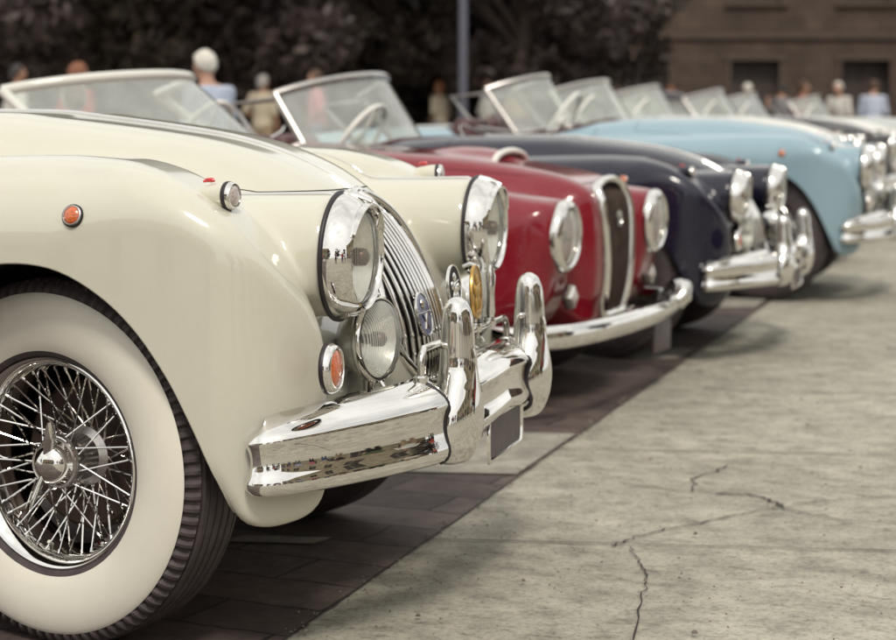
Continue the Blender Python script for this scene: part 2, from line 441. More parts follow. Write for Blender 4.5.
def xk_field(x, w_, z):
    w = np.abs(w_)
    X2, Z2 = np.meshgrid(x.ravel(), z.ravel(), indexing='ij')
    dW = poly_sdf(X2, Z2, WING)[:, None, :]; dC = poly_sdf(X2, Z2, CORE)[:, None, :]; dD = poly_sdf(X2, Z2, DECK)[:, None, :]
    wc = lerp_tab(x, [(-3.6, .50), (-2.6, .60), (-1.3, .585), (-.4, .60), (.1, .60), (.2, .632), (.35, .682), (.45, .698), (.6, .690)])
    hw = lerp_tab(x, [(-3.6, .16), (-3.2, .19), (-2.6, .215), (-1.4, .185), (-.5, .20), (.1, .20), (.2, .172), (.35, .116), (.45, .096), (.6, .092)])
    rr = lerp_tab(x, [(-4, .15), (-.4, .185), (.05, .175), (.30, .075), (.45, .055), (.6, .05)])
    fw = rext(dW, np.abs(w-wc)-hw, rr)
    ch = lerp_tab(x, [(-3.7, .45), (-3, .58), (-1.2, .60), (-.8, .56), (-.3, .47), (0, .42), (.3, .345), (.45, .29), (.6, .255)])
    fc = rext(dC, w-ch, np.minimum(ch*.82, .24))
    fd = rext(dD, w-lerp_tab(x, [(-3.7, .5), (-3.2, .66), (.2, .66), (.6, .62)]), .06)
    t = np.clip((x+.35)/(HLX+.35), 0, 1)              # headlamp nacelle
    rad = .02+.082*np.clip(t*2.2, 0, 1)**.6+.018*t**2
    pz = HLZ+.018*(1-t)+.0*x
    ax_ = np.sqrt((w-HLY-.01*(1-t))**2+(z-pz)**2)-rad
    fp = smax(ax_, x-HLX-.004, .012); fp = smax(fp, -.4-x, .05)
    f = smin(fc, fd, .055); f = smin(f, fw, .05); plan = ((np.clip(x-.1, 0, 9)/.475)**4+(w/.812)**4+0*z)**.25*1.0-1
    fw = smax(fw, plan*.6, .02)
    f = smin(fc, fd, .055); f = smin(f, fw, .030); f = smin(f, fp, .022)
    return f
FX = Field((-3.86, -.036, .14), (.74, .88, 1.14), .009, xk_field, 2)
ARCH = catmull([(.396, .1), (.394, .22), (.392, .285), (.384, .335), (.362, .392), (.326, .475), (.280, .560), (.215, .645), (.14, .705), (.05, .745), (-.05, .752), (-.15, .73),
    (-.245, .67), (-.325, .575), (-.375, .45), (-.405, .3), (-.42, .1)], 6, True)
ARCH[:, 1] += .012*np.clip((ARCH[:, 1]-.5)/.25, 0, 1)
RARCH = catmull([(-2.23, .1), (-2.24, .33), (-2.30, .50), (-2.42, .605), (-2.59, .64), (-2.76, .605), (-2.88, .50), (-2.94, .33), (-2.95, .1)], 6, True)
GZ0, GZ1 = .455, .872
def gw(z):
    t = (z-(GZ0+GZ1)/2)/((GZ1-GZ0)/2); t = np.clip(t, -1, 1)
    return .180*np.sqrt(np.maximum(0, 1-np.abs(t)**2.3))*(1-.22*t)

def build_body(F, root, cfg, pm):
    """shell with arches, cockpit, grille hole and separate bonnet"""
    V, N, Q = F.mesh(); T = tri(Q)
    V, N, T, _ = clip(V, N, T, -V[:, 1])
    wells = MB(); lips = []
    for poly in cfg['arches']:
        g = -poly_sdf(V[:, 0], V[:, 2], poly); g = np.minimum(g, V[:, 1]-cfg['well_y']+0.0)
        g = -np.where(V[:, 1] < cfg['well_y'], 1.0, -poly_sdf(V[:, 0], V[:, 2], poly)*1.0)
        g = np.where(V[:, 1] < cfg['well_y'], -1.0, -poly_sdf(V[:, 0], V[:, 2], poly))
        V, N, T, segs = clip(V, N, T, g)
        for path, cl in chain([s for s in segs if V[s[0], 1] > cfg['well_y']+.03]):
            P = V[path]
            if len(P) < 60: continue
            lips.append(P)
    lipL = []
    for P in lips:
        P = P[P[:, 2] > .2]
        if len(P) < 20: continue
        if P[0, 0] > P[-1, 0]: P = P[::-1]
        S = resample(P, 90)
        for sgn in (1, -1):
            Sm = S*np.array([1, sgn, 1])
            inn = Sm.copy(); inn[:, 1] -= sgn*.004
            lipL.append(tube(inn, .0042, 8))
            a = S.copy(); a[:, 1] -= .012; b = a.copy(); b[:, 1] = cfg['well_y']-.07
            c_ = np.array([a[:, 0].mean(), 0, .36]); cc = b.copy(); cc[:, 0] = a[:, 0].mean(); cc[:, 2] = .2
            rg = [[(p[0], p[1]*sgn, p[2]) for p in q] for q in (a, b, cc)]
            wb = MB(); wb.add(loft(rg, False)); wb.build('wheel_well', M['under'], root)
    # grille opening
    if cfg.get('grille'):
        z = V[:, 2]; gg = np.where((V[:, 0] > .2) & (z > GZ0) & (z < GZ1), gw(z)-V[:, 1], -1.0)
        V, N, T, _ = clip(V, N, T, gg)
    # cockpit
    cx0, cx1, cw = cfg['cockpit']
    q = np.stack([(V[:, 0]-(cx0+cx1)/2)/((cx1-cx0)/2), V[:, 1]/cw], 1)
    d = (np.abs(q)**4).sum(1)**.25-1
    g = np.where(V[:, 2] > .7, -d*.4, -1.0)
    V, N, T, segs = clip(V, N, T, g)
    rim = MB(); tub = MB()
    for path, cl in chain([s for s in segs if V[s[0], 2] > .72]):
        if len(path) < 40: continue
        P = V[path]; P = P[P[:, 0] < 9]
        if P[0, 0] > P[-1, 0]: P = P[::-1]
        S = resample(P, 70); S2 = (S*np.array([1, -1, 1]))[::-1]; L = np.vstack([S, S2])
        rim.add(tube(L, .014, 8, True))
        b = L.copy(); b[:, 2] = .42; cc = b.copy(); cc[:, 0] = (cx0+cx1)/2; cc[:, 1] *= .02
        tub.add(loft([L-np.array([0, 0, .005]), b, cc], True, (False, False)))
    rim.build('cockpit_rim', M['hide'] if cfg.get('rimdark') else pm, root); tub.build('cockpit_tub', M['dark'], root)
    # bonnet
    bw = lerp_tab(V[:, 0], cfg['bonnet_w']); gb = np.maximum(np.maximum(V[:, 1]-bw, cfg['bonnet_x0']-V[:, 0]), cfg['bonnet_z']-V[:, 2])
    Vb, Nb, Tb, _ = clip(V, N, T, gb+.0013)
    Vw, Nw, Tw, _ = clip(V, N, T, -(gb-.0013))
    dp = catmull([(-1.84, .9), (-1.84, .55), (-1.76, .38), (-1.6, .33), (-1.2, .33), (-1.07, .40), (-1.05, .6), (-1.05, .9), (-1.05, 1.2), (-1.84, 1.2)], 5, True)
    gd = np.where(Vw[:, 1] > .47, poly_sdf(Vw[:, 0], Vw[:, 2], dp), 1.0)
    Vd, Nd, Td, _ = clip(Vw, Nw, Tw, gd+.0015); Vw, Nw, Tw, _ = clip(Vw, Nw, Tw, -(gd-.0015))
    Vd, Nd, Td = compact(Vd, Nd, Td)
    for sg in (1, -1):
        do = mesh_obj('door', Vd*np.array([1, sg, 1]), Td if sg > 0 else Td[:, ::-1], pm, root, True, None, Nd*np.array([1, sg, 1]))
        hq, hn = F.surf((-1.70, 1.0, .72), (0, -1, 0)); hq = Vector((hq[0], hq[1]*sg, hq[2]))
        mb = MB(); mb.add(tube([hq+Vector((-.04, 0, 0)), hq+Vector((-.03, sg*.022, 0)), hq+Vector((.05, sg*.024, 0)), hq+Vector((.07, sg*.016, 0))], [.008, .007, .007, .003], 8)); mb.build('handle', M['chrome'], do)
    Vb, Nb, Tb = mirror(*compact(Vb, Nb, Tb)); Vw, Nw, Tw = mirror(*compact(Vw, Nw, Tw))
    body = mesh_obj('body', Vw, Tw, pm, root, True, None, Nw)
    bon = mesh_obj('bonnet', Vb, Tb, pm, root, True, None, Nb)
    for vf in lipL: lb = MB(); lb.add(vf); lb.build('wheel_arch_lip', pm, body)
    return body, bon

# ------------------------------------------------------------------ wheel
def make_wheel(parent, x, y, side, steer=0, white=True):
    """wheel about local y axis, outer face towards side"""
    w = empty('wheel', (x, y*side, .362), steer); w.parent = parent
    A = (0, side, 0); NB = 92; seg = NB*4
    pr_ = [(.190, .040), (.204, .052), (.211, .060), (.212, .064), (.222, .070), (.245, .078), (.278, .0825), (.308, .082), (.326, .077), (.3345, .0735), (.3355, .0725),
           (.3360, .0720), (.339, .0722), (.345, .0700), (.351, .066), (.356, .0600), (.3595, .0545), (.3535, .0535), (.3535, .0485), (.3605, .0475)]
    for k in range(6):
        c = .0475-.019*k
        if k < 5: pr_ += [(.3625-.0002*abs(k-2), c-.002), (.3625-.0002*abs(k-2), c-.0145), (.3555, c-.0150), (.3555, c-.0188)]
    pr_ += [(.3605, -.0475), (.3595, -.0545), (.356, -.060), (.345, -.070), (.33, -.0735), (.28, -.0825), (.23, -.07), (.20, -.04)]
    def mod(i, k):
        if 11 <= i <= 15:
            ph = k % 4
            if ph in (0,): return (-.0035, -.0050)
            if ph == 1: return (-.0035, -.0045)
            return (.0008, .0012)
        return (0, 0)
    pr_ = [(r_, d_*1.14) for r_, d_ in pr_]; V, F = lathe(pr_, (0, 0, 0), A, seg, mod=mod)
    mi = []
    for i in range(len(pr_)-1): mi += [1 if (4 <= i <= 9) else 0]*seg
    ty = mesh_obj('tyre', V, F, [M['tyre'], M['wwall'] if white else M['tyre']], w, True, mi); ty.data.set_sharp_from_angle(angle=R(35))
    rp0 = [(.2205, .066), (.2235, .063), (.2215, .058), (.214, .052), (.206, .047), (.203, .030), (.196, .024), (.188, .010), (.186, -.02), (.200, -.035), (.205, -.06), (.222, -.07), (.226, -.068), (.207, -.055), (.190, -.03), (.180, 0), (.198, .04), (.210, .064), (.2180, .0675)]
    rp = [(r_*.95, d_*1.08) for r_, d_ in rp0]
    mesh_obj('rim', *lathe(rp, (0, 0, 0), A, 96, closed=True), M['chrome'], w, True).data.set_sharp_from_angle(angle=R(40))
    t, u, v = frame_z(A)
    def P(r, a, d): return t*d+(u*math.cos(a)+v*math.sin(a))*r
    sp = MB()
    for k in range(20):                               # outer laced row
        a = 2*math.pi*k/20; s_ = 1 if k % 2 else -1
        sp.add(tube([P(.050, a, .045), P(.181, a+s_*.42, -.002)], .0021, 6))
        sp.add(tube([P(.171, a+s_*.40, .001), P(.186, a+s_*.425, -.003)], .0036, 6))
    for k in range(40):                               # inner laced row
        a = 2*math.pi*(k+.5)/40; s_ = 1 if k % 2 else -1
        sp.add(tube([P(.056, a, -.035), P(.193, a+s_*.33, .040)], .0021, 6))
        sp.add(tube([P(.181, a+s_*.315, .034), P(.196, a+s_*.335, .041)], .0036, 6))
    sp.build('spokes', M['chrome'], w)
    hb = MB(); hb.add(lathe([(.0, .060), (.048, .058), (.053, .050), (.053, .030), (.047, .020), (.046, -.02), (.060, -.03), (.062, -.045)], (0, 0, 0), A, 40))
    hb.build('hub', M['steel'], w)
    nb = MB(); nb.add(lathe([(.0, .098), (.012, .097), (.030, .090), (.040, .078), (.043, .066), (.047, .056), (.052, .054), (.050, .046)], (0, 0, 0), A, 40))
    for a in (R(70), R(250)):
        c = [P(.02, a, .082), P(.050, a, .088), P(.078, a+.03, .097), (P(.092, a+.05, .100))]
        nb.add(tube(c, [.012, .013, .010, .004], 10, flat=.5))
    nb.build('knock_off_nut', M['chrome'], w)
    mesh_obj('brake_drum', *lathe([(0, -.03), (.14, -.032), (.150, -.04), (.150, -.10), (0, -.10)], (0, 0, 0), A, 48), M['drum'], w).data.set_sharp_from_angle(angle=R(35))
    vs = MB(); vs.add(tube([P(.190, 2.9+math.pi*.5, .010), P(.172, 2.9+math.pi*.5, .034)], .004, 8)); vs.build('valve', M['wwall'], w)
    return w

# ------------------------------------------------------------------ small fittings
def lamp(name, parent, c, axis, r, depth, ring, lensm, lens_d=.02, refl=True, seg=48, bezel_prof=None, gasket=True, bowl=False, bowlm=None):
    """round lamp: bezel ring + lens + reflector + bulb; c = centre of the rear ring plane"""
    ax = Vector(axis).normalized()
    pf = bezel_prof or [(r*1.00, 0), (r*1.02, depth*.15), (r*1.01, depth*.45), (r*.93, depth*.85), (r*.87, depth*1.0), (r*.80, depth*.99), (r*.775, depth*.90), (r*.77, depth*.6)]
    b = mesh_obj(name, *lathe(pf, c, ax, seg), ring, parent)
    b.data.set_sharp_from_angle(angle=R(50))
    rl = pf[-1][0]+.001; d0 = pf[-1][1]
    lp = [(0.0001, d0+lens_d)]+[(rl*math.sin(q*math.pi/16), d0+lens_d*(math.cos(q*math.pi/16))) for q in range(1, 9)]
    mesh_obj('lens', *lathe(lp, c, ax, seg), lensm, b)
    if refl:
        rp = [(rl*math.sqrt(q/8), d0-.004-rl*.75*(1-q/8)) for q in range(0, 9)]
        mesh_obj('reflector', *lathe(rp, c, ax, seg), M['refl'], b)
        bp_ = [(.0001, d0+.017), (rl*.10, d0+.016), (rl*.18, d0+.011), (rl*.20, d0-.010), (rl*.13, d0-.016), (rl*.12, d0-rl*.7)]
        mesh_obj('lens_gasket', *tube([Vector(c)+ax*(d0+.004)+(frame_z(ax)[1]*math.cos(q)+frame_z(ax)[2]*math.sin(q))*rl for q in np.linspace(0, 2*math.pi, 61)[:-1]], .0028, 6, True), M['rubber'], b)
        mesh_obj('bulb_shield', *lathe(bp_, c, ax, 24), M['bulb'], b)
    if gasket:
        mesh_obj('gasket', *lathe([(r*1.0, -.004), (r*1.045, -.003), (r*1.05, .003), (r*1.0, .006)], c, ax, seg), M['rubber'], b)
    if bowl:
        bl = [(pf[0][0]*math.cos(q*math.pi/16), -bowl*math.sin(q*math.pi/16)) for q in range(0, 9)]
        mesh_obj('bowl', *lathe(bl, c, ax, seg), bowlm or M['chrome'], b)
    return b

def grille_bars(root, F):
    g = empty('grille'); g.parent = root
    outl = []
    zs = (GZ0+GZ1)/2+(GZ1-GZ0)/2*np.sin(np.linspace(-math.pi/2, math.pi/2, 60))
    for z in zs:
        w = float(gw(np.array([z]))[0]); q, _ = F.surf((.85, w, z), (-1, 0, 0)); outl.append((q[0]+.001, w, z))
    L = outl+[(x, -w, z) for x, w, z in outl[::-1]][1:-1]
    sm = MB(); sm.add(tube(resample(L, 130, True), .0105, 10, True)); sm.build('grille_surround', M['chrome'], g)
    bm = MB(); n = 7; sp = .0235
    for k in range(-n, n+1):
        w = abs(k)*sp; pts = []
        for z in np.linspace(GZ0+.004, GZ1-.004, 26):
            if float(gw(np.array([z]))[0]) > w+.001:
                q, _ = F.surf((.85, w, z), (-1, 0, 0)); pts.append((q[0]-.004, k*sp, z))
        if len(pts) < 3: continue
        hw_ = .0034 if k else .0055
        rings = []
        for x, y, z in pts: rings.append([(x, y, z), (x-.002, y+hw_*.8, z), (x-.005, y+hw_, z), (x-.016, y+hw_*.6, z), (x-.016, y-hw_*.6, z), (x-.005, y-hw_, z), (x-.002, y-hw_*.8, z)])
        bm.add(loft(rings))
    bm.build('grille_bars', M['chrome'], g, angle=60)
    bk = MB(); rg = []
    for z in np.linspace(GZ0-.02, GZ1+.0, 14):
        q, _ = F.surf((.85, 0, z), (-1, 0, 0)); rg.append([(q[0]-.06-1.2*y*y, y, z) for y in np.linspace(-.22, .22, 9)])
    bk.add(loft(rg, False)); bk.build('radiator', M['dark'], g)
    return g

# bumper ------------------------------------------------------------
BPROF = [(-.034, .02), (-.010, -.005), (.008, .008), (.019, .045), (.0245, .10), (.0260, .16), (.0245, .215), (.0205, .27), (.0170, .34), (.0150, .42), (.0152, .50), (.0175, .58),
         (.0208, .64), (.0236, .675), (.0243, .70), (.0225, .735), (.0165, .79), (.004, .86), (-.014, .925), (-.034, .975), (-.050, 1.0), (-.053, .985), (-.03, .90), (-.012, .6), (-.012, .3), (-.02, .1)]
def sweep_bumper(path, zz, name, parent, capr=None, scale=None, sg=1):
    P = catmull(path, 8); n = len(P); rings = []
    for i in range(n):
        a, b = P[max(i-1, 0)], P[min(i+1, n-1)]; t = Vector((b[0]-a[0], b[1]-a[1], 0)).normalized()
        nr = Vector((t.y, -t.x, 0))*sg; f = i/(n-1)
        z0 = np.interp(f, zz[0], zz[1]); z1 = np.interp(f, zz[0], zz[2]); sc = np.interp(f, *scale) if scale else 1
        rings.append([Vector((P[i][0], P[i][1], 0))+nr*(q*sc)+Vector((0, 0, z0+(z1-z0)*h)) for q, h in BPROF])
    mb = MB(); mb.add(loft(rings)); return mb
def xk_bumper(root):
    b = empty('front_bumper'); b.parent = root
    for s in (1, -1):
        path = [(.682, s*.393), (.664, s*.45), (.615, s*.56), (.550, s*.68), (.500, s*.745), (.465, s*.772), (.450, s*.772), (.442, s*.755)]
        if s == 1: path = path
        mb = sweep_bumper(path, ((0, .15, .8, .93, 1), (.350, .349, .342, .343, .350), (.520, .514, .486, .478, .466)), 'x', b, scale=([0, .9, 1], [1, 1, .7]), sg=s)
        mb.build('bumper_section', M['chrome'], b, angle=70)
    mb = sweep_bumper([(.694, .226), (.705, .13), (.708, 0), (.705, -.13), (.694, -.226)][::-1], ((0, .5, 1), (.372, .398, .372), (.526, .534, .526)), 'x', b)
    mb.build('bumper_centre', M['chrome'], b, angle=70)
    for s in (1, -1):
        for yy, xx, dz in ((.400, .676, 0), (.224, .694, .016)):
            pts = []
            for q, h in BPROF[2:20]: pts.append((xx+q*1.05+.001, s*yy, .350+dz*.8+h*(.168-dz*.6)))
            mb = MB(); mb.add(tube(resample(pts, 26), .0052, 8)); mb.build('rubber_piping', M['rubber'], b)
    # over-riders
    def orr(s):
        rows = [(.336, .702, .666, .032), (.344, .716, .656, .054), (.360, .728, .646, .072), (.385, .738, .644, .0830), (.41, .743, .644, .0850), (.44, .745, .646, .082), (.465, .743, .650, .073),
                (.49, .739, .654, .059), (.515, .735, .658, .044), (.54, .732, .660, .0355), (.58, .730, .662, .0335), (.61, .728, .664, .0325), (.635, .725, .666, .0315), (.652, .720, .669, .0285), (.664, .713, .675, .023), (.671, .704, .683, .0145), (.674, .697, .690, .006)]
        rows = catmull(rows, 4); rings = []
        for z, xf, xb, hw_ in rows:
            cx, hx = (xf+xb)/2, (xf-xb)/2; rg = []
            for k in range(28):
                a = 2*math.pi*k/28; ca, sa = math.cos(a), math.sin(a)
                e = .85 if z > .5 else 1.0
                fx = math.copysign(abs(ca)**e, ca); fy = math.copysign(abs(sa)**(.9), sa)
                ridge = .006*max(0, 1-abs(a if a < math.pi else a-2*math.pi)/.5) if z < .56 else .003*max(0, 1-abs(a if a < math.pi else a-2*math.pi)/.5)
                rg.append((cx+hx*fx+ridge, s*.310+hw_*fy, z))
            rings.append(rg)
        mb = MB(); mb.add(loft(rings)); o = mb.build('overrider', M['chrome'], b, angle=80)
    orr(1); orr(-1)
    mb = MB()
    for s in (1, -1):
        mb.add(box((.60, s*.28, .43), (.14, .03, .05)))
    mb.build('bumper_iron', M['under'], b)
    return b

def windscreen(root, x0, z0, hw_, back, H, rake, tr, fm, quarter=False, dip=0, flatrake=0):
    g = MB(); rows = []
    def pt(u, v): 
        return (x0-back*abs(u)**2.3-rake*v-flatrake*abs(u)*v, hw_*u*(1-.10*v), z0-dip*abs(u)**2+H*v*(1-.10*abs(u)**5))
    for v in np.linspace(0, 1, 9): rows.append([pt(u, v) for u in np.linspace(-1, 1, 33)])
    back_rows = [[(x-.004, y, z-.002) for x, y, z in r] for r in rows]
    fr = empty('windscreen'); fr.parent = root
    g.add(loft(rows, False)); g.build('glass', M['glass'], fr)
    mb = MB(); us = np.linspace(-1, 1, 41)
    mb.add(tube([pt(u, 1) for u in us], tr, 10, flat=1)); mb.add(tube([pt(u, 0) for u in us], tr*.55, 8))
    for u in (-1, 1): mb.add(tube([pt(u, v) for v in np.linspace(0, 1, 10)], tr*.95, 10))
    if quarter:
        for u in (-1, 1):
            a, b_ = Vector(pt(u, .03)), Vector(pt(u, .92)); k = Vector((-.24, 0, .03))
            mb.add(tube([a+k, b_+k*.95+Vector((0, 0, -.05)), b_], tr*.72, 8)); mb.add(tube([a, a+k], tr*.6, 8))
    mb.build('windscreen_frame', fm, fr)
    return fr
def interior(root, cx, z, sw_y, sw_m, seat_m):
    for s in (1, -1):
        mb = MB()
        mb.add(box((cx-.15, s*.27, .62), (.46, .44, .16), 0, .05))
        mb.add(box((cx-.42, s*.27, .82), (.14, .44, .46), 0, .05))
        mb.build('seat', seat_m, root)
    mb = MB(); mb.add(box((cx+.42, 0, z-.10), (.10, 1.0, .18), 0, .04)); mb.build('dashboard', seat_m, root)
    mb = MB(); c = Vector((cx+.16, sw_y, z+.02)); ax = Vector((-.85, 0, .5)).normalized(); t, u, v = frame_z(ax)
    mb.add(tube([c+(u*math.cos(a)+v*math.sin(a))*.205 for a in np.linspace(0, 2*math.pi, 49)[:-1]], .013, 10, True))
    for a in (math.pi/2, math.pi*7/6, math.pi*11/6): mb.add(tube([c, c+(u*math.cos(a)+v*math.sin(a))*.2], .008, 6))
    mb.add(lathe([(.0001, .03), (.04, .02), (.045, 0), (.02, -.02), (.018, -.35)], c, ax, 20)); mb.build('steering_wheel', sw_m, root)

def badge(parent, c, axis, r, face, rim, kind):
    ax = Vector(axis).normalized(); t, u, v = frame_z(ax); c = Vector(c)
    b = MB(); b.add(lathe([(.0001, .0), (r*.98, .0), (r, .001), (r, -.004), (.0001, -.004)], c, ax, 40), 0)
    b.add(lathe([(r*.955, .0005), (r*.975, .002), (r*1.02, .002), (r*1.035, -.002), (r*1.0, -.005)], c, ax, 40), 1)
    up_ = Vector((0, 0, 1)); up_ = (up_-ax*up_.dot(ax)).normalized(); sd_ = up_.cross(ax)
    def bar(x0, y0, x1, y1, wd, mi=1):
        p = c+sd_*x0*r+up_*y0*r+ax*.0012; q = c+sd_*x1*r+up_*y1*r+ax*.0012; b.add(tube([p, q], wd*r, 6, flat=.6), mi)
    def blob(x0, y0, rx, ry, mi=1):
        p = c+sd_*x0*r+up_*y0*r+ax*.001; rg = []
        for q in range(0, 5):
            a = q*math.pi/8; k = math.cos(a); rg.append([p+ax*(.004*math.sin(a))+sd_*(rx*r*k*math.cos(t_))+up_*(ry*r*k*math.sin(t_)) for t_ in np.linspace(0, 2*math.pi, 13)[:-1]])
        b.add(loft(rg, True, (False, True)), mi)
    if kind == 'x':
        bar(-.93, .10, .93, .10, .022); bar(-.28, -.66, .30, .02, .05); bar(.28, -.66, -.30, .02, .05)
        blob(0, .48, .16, .22); bar(-.3, .36, .3, .36, .03)
    if kind == 'car':
        blob(0, .45, .22, .22); blob(0, -.02, .30, .30); blob(-.22, -.45, .17, .28); blob(.24, -.42, .17, .25); bar(-.55, .1, .5, .3, .05); bar(-.4, -.72, .4, -.72, .05); blob(-.42, .12, .14, .2); blob(.45, .0, .13, .2)
    o = b.build('badge', [face, rim], parent, angle=40); return o

def xk_car(pm, detail=True):
    root = empty('classic_car')
    body, bon = build_body(FX, root, dict(arches=[ARCH, RARCH], well_y=.42, grille=True, cockpit=(-2.02, -1.02, .50),
        bonnet_w=[(-.9, .50), (-.3, .45), (.1, .36), (.35, .22), (.5, .16)], bonnet_x0=-.80, bonnet_z=.878, rimdark=True), pm)
    grille_bars(root, FX)
    # bonnet centre strip
    pts = []
    for x in np.linspace(-.76, .375, 40):
        q, _ = FX.surf((x, 0, 1.12), (0, 0, -1)); pts.append((x, 0, q[2]+.001))
    mb = MB(); mb.add(tube(pts, .0058, 8)); mb.add(tube([pts[-1], (.405, 0, pts[-1][2]-.022), (.43, 0, pts[-1][2]-.045)], [.0058, .011, .008], 8))
    mb.build('bonnet_strip', M['chrome'], root)
    ra = np.linspace(0, 1, 24)
    for s in (1, -1):
        pts = []
        for f in ra:
            x = .06+f*(HLX-.06); q, _ = FX.surf((x, .5, 1.0), (0, 0, -1)); pts.append((x, s*.5, q[2]+.0015*f))
        pts += [(HLX+.012, s*.5, HLZ+.124), (HLX+.035, s*.5, HLZ+.118), (HLX+.064, s*.5, HLZ+.106)]
        rr_ = [.0015+.0060*f for f in ra]+[.0065, .0065, .005]
        mb = MB(); mb.add(tube(pts, rr_, 10, flat=.7)); mb.build('nacelle_strip', M['chrome'], root)
        c = (HLX, s*HLY, HLZ)
        bpz = [(.1215, -.002), (.1225, .004), (.1215, .016), (.117, .030), (.110, .043), (.1045, .052), (.1000, .056), (.0955, .055), (.0925, .049), (.0905, .040)]
        lamp('headlamp', root, c, (1, 0, -.02), .1215, .06, M['chrome'], M['lens'], .024, True, 72, bpz)
        # peak over the lens
        mb = MB(); rg = []
        for a in np.linspace(-1.15, 1.15, 25):
            q = math.cos(a*1.35) if abs(a) < 1.16 else 0; ext = .002+.009*max(q, 0)**.6
            def pp(r, d): return (HLX+d, s*HLY+r*math.sin(a), HLZ+r*math.cos(a))
            rg.append([pp(.104, .050), pp(.106, .056), pp(.1015, .056+ext), pp(.0985, .0555+ext), pp(.0985, .050)])
        mb.add(loft(rg)); mb.build('headlamp_peak', M['chrome'], root)
        # side lamp on wing crest
        q, nn = FX.surf((.355, s*.665, 1.1), (0, 0, -1), 1.0)
        lc = Vector((.352, s*.690, .888))
        lp = lamp('side_lamp', root, lc+Vector((.010, 0, 0)), (1, s*.12, .02), .026, .014, M['chrome'], M['frost'], .010, False, 32, gasket=True, bowl=.075, bowlm=pm)
        mb = MB(); mb.add(tube([lc+Vector((-.040, 0, .026)), lc+Vector((-.033, 0, .029)), lc+Vector((-.022, 0, .0295)), lc+Vector((-.017, 0, .027))], [.002, .0042, .0045, .002], 10)); mb.build('tell_tale', M['redlens'], lp)
        # amber flasher on the wing front
        q, nn = FX.surf((.9, s*.700, .574), (-1, 0, 0)); ax = Vector((nn[0], s*abs(nn[1])*.9, nn[2]*.3))+Vector((.5, 0, 0))
        lamp('indicator', root, Vector(q)+Vector((-.001, 0, 0)), ax, .046, .018, M['chrome'], M['amber'], .012, False, 40)
        # side repeater
        q, nn = FX.surf((.095, s*1.0, .852), (0, -s, 0)) if s > 0 else (None, None)
        if s > 0: qq, nq = q, nn
    for s in (1, -1):
        q = Vector((qq[0], s*qq[1], qq[2])); nv = Vector((nq[0], s*nq[1], nq[2]))
        lamp('side_repeater', root, q-nv*.001, nv, .021, .008, M['steel'], M['amber'], .007, False, 28)
    xk_bumper(root)
    # fog lamps
    for s in (1, -1):
        c = Vector((.545, s*.385, .592))
        f = lamp('fog_lamp', root, c, (1, s*.22, .03), .081, .012, M['chrome'], M['lens2'], .032, True, 56, [(.083, -.006), (.087, .0), (.0875, .008), (.083, .014), (.079, .014), (.078, .008)], False, .075)
        mb = MB(); mb.add(tube([c+Vector((-.012, 0, -.080)), c+Vector((-.012, 0, -.125))], .013, 12)); mb.add(lathe([(.021, 0), (.021, .014), (.013, .018)], c+Vector((-.012, 0, -.122)), (0, 0, 1), 16)); mb.build('lamp_bracket', M['chrome'], f)
        mb = MB(); mb.add(tube([c+Vector((.01, 0, .086)), c+Vector((-.012, 0, .094)), c+Vector((-.03, 0, .086))], .006, 8)); mb.build('rim_clip', M['chrome'], f)
        mb = MB(); mb.add(tube([c+Vector((.012, 0, -.083)), c+Vector((.02, .0, -.095))], .006, 8)); mb.build('rim_screw', M['chrome'], f)
        mb = MB(); mb.add(tube([c+Vector((-.03, 0, -.11)), c+Vector((-.07, s*.06, -.115)), c+Vector((-.16, s*.11, -.15))], .004, 8)); mb.build('cable', M['rubber'], f)
    # badge bar
    if detail:
        bb = MB(); zb = .573
        pth = [(.645, -.395, .515), (.645, -.395, .553), (.645, -.38, .570), (.645, -.355, zb+.002), (.65, -.2, zb+.002), (.652, 0, zb), (.65, .2, zb), (.645, .262, zb-.001), (.645, .285, .56), (.645, .295, .54), (.645, .295, .505)]
        bb.add(tube(catmull(pth, 5), .0075, 10))
        for y in (-.395, .295): bb.add(lathe([(.016, 0), (.016, .012), (.010, .016)], (.645, y, .508), (0, 0, 1), 16))
        bo = bb.build('badge_bar', M['chrome'], root)
        badge(bo, (.652, -.175, .680), (1, 0, .1), .047, M['dark'], M['chrome'], 'car')
        badge(bo, (.652, .0, .655), (1, .08, .05), .058, M['gold'], M['gold'], 'car')
        mb = MB()
        mb.add(tube([(.650, -.175, zb), (.650, -.175, .635)], .004, 8)); mb.add(tube([(.65, .0, zb), (.65, .0, .60)], .004, 8))
        mb.add(tube([(.652, .12, zb), (.652, .12, .60), (.652, .12, .64), (.652, .12, .68), (.652, .12, .705)], [.006, .011, .009, .012, .005], 10))
        for y in (-.175, .0, .12): mb.add(lathe([(.013, -.006), (.016, 0), (.013, .014)], (.650, y, zb), (0, 0, 1), 12))
        mb.build('badge_clamp', M['chrome'], bo)
    q, nn = FX.surf((.85, .085, .612), (-1, 0, 0)); q = (q[0], -q[1], q[2])
    if detail: badge([o for o in root.children if o.name.startswith('grille')][0], Vector(q)+Vector((.009, 0, 0)), (1, .0, .25), .048, M['enamel'], M['chrome'], 'x')
    # number plate
    mb = MB(); cx, cz = .716, .352; a, b = .150, .052
    def rr2(a, b, x, r=.012):
        P = []
        for sx, sy, a0 in ((1, 1, 0), (-1, 1, 90), (-1, -1, 180), (1, -1, 270)):
            for q_ in (0, 45, 90): P.append((x, sx*(a-r)+r*math.cos(R(a0+q_)), cz+sy*(b-r)+r*math.sin(R(a0+q_))))
        return P
    mb.add(loft([rr2(a, b, cx), rr2(a-.002, b-.002, cx+.006), rr2(a-.009, b-.009, cx+.006), rr2(a-.011, b-.011, cx+.001)], True, (True, False)), 0)
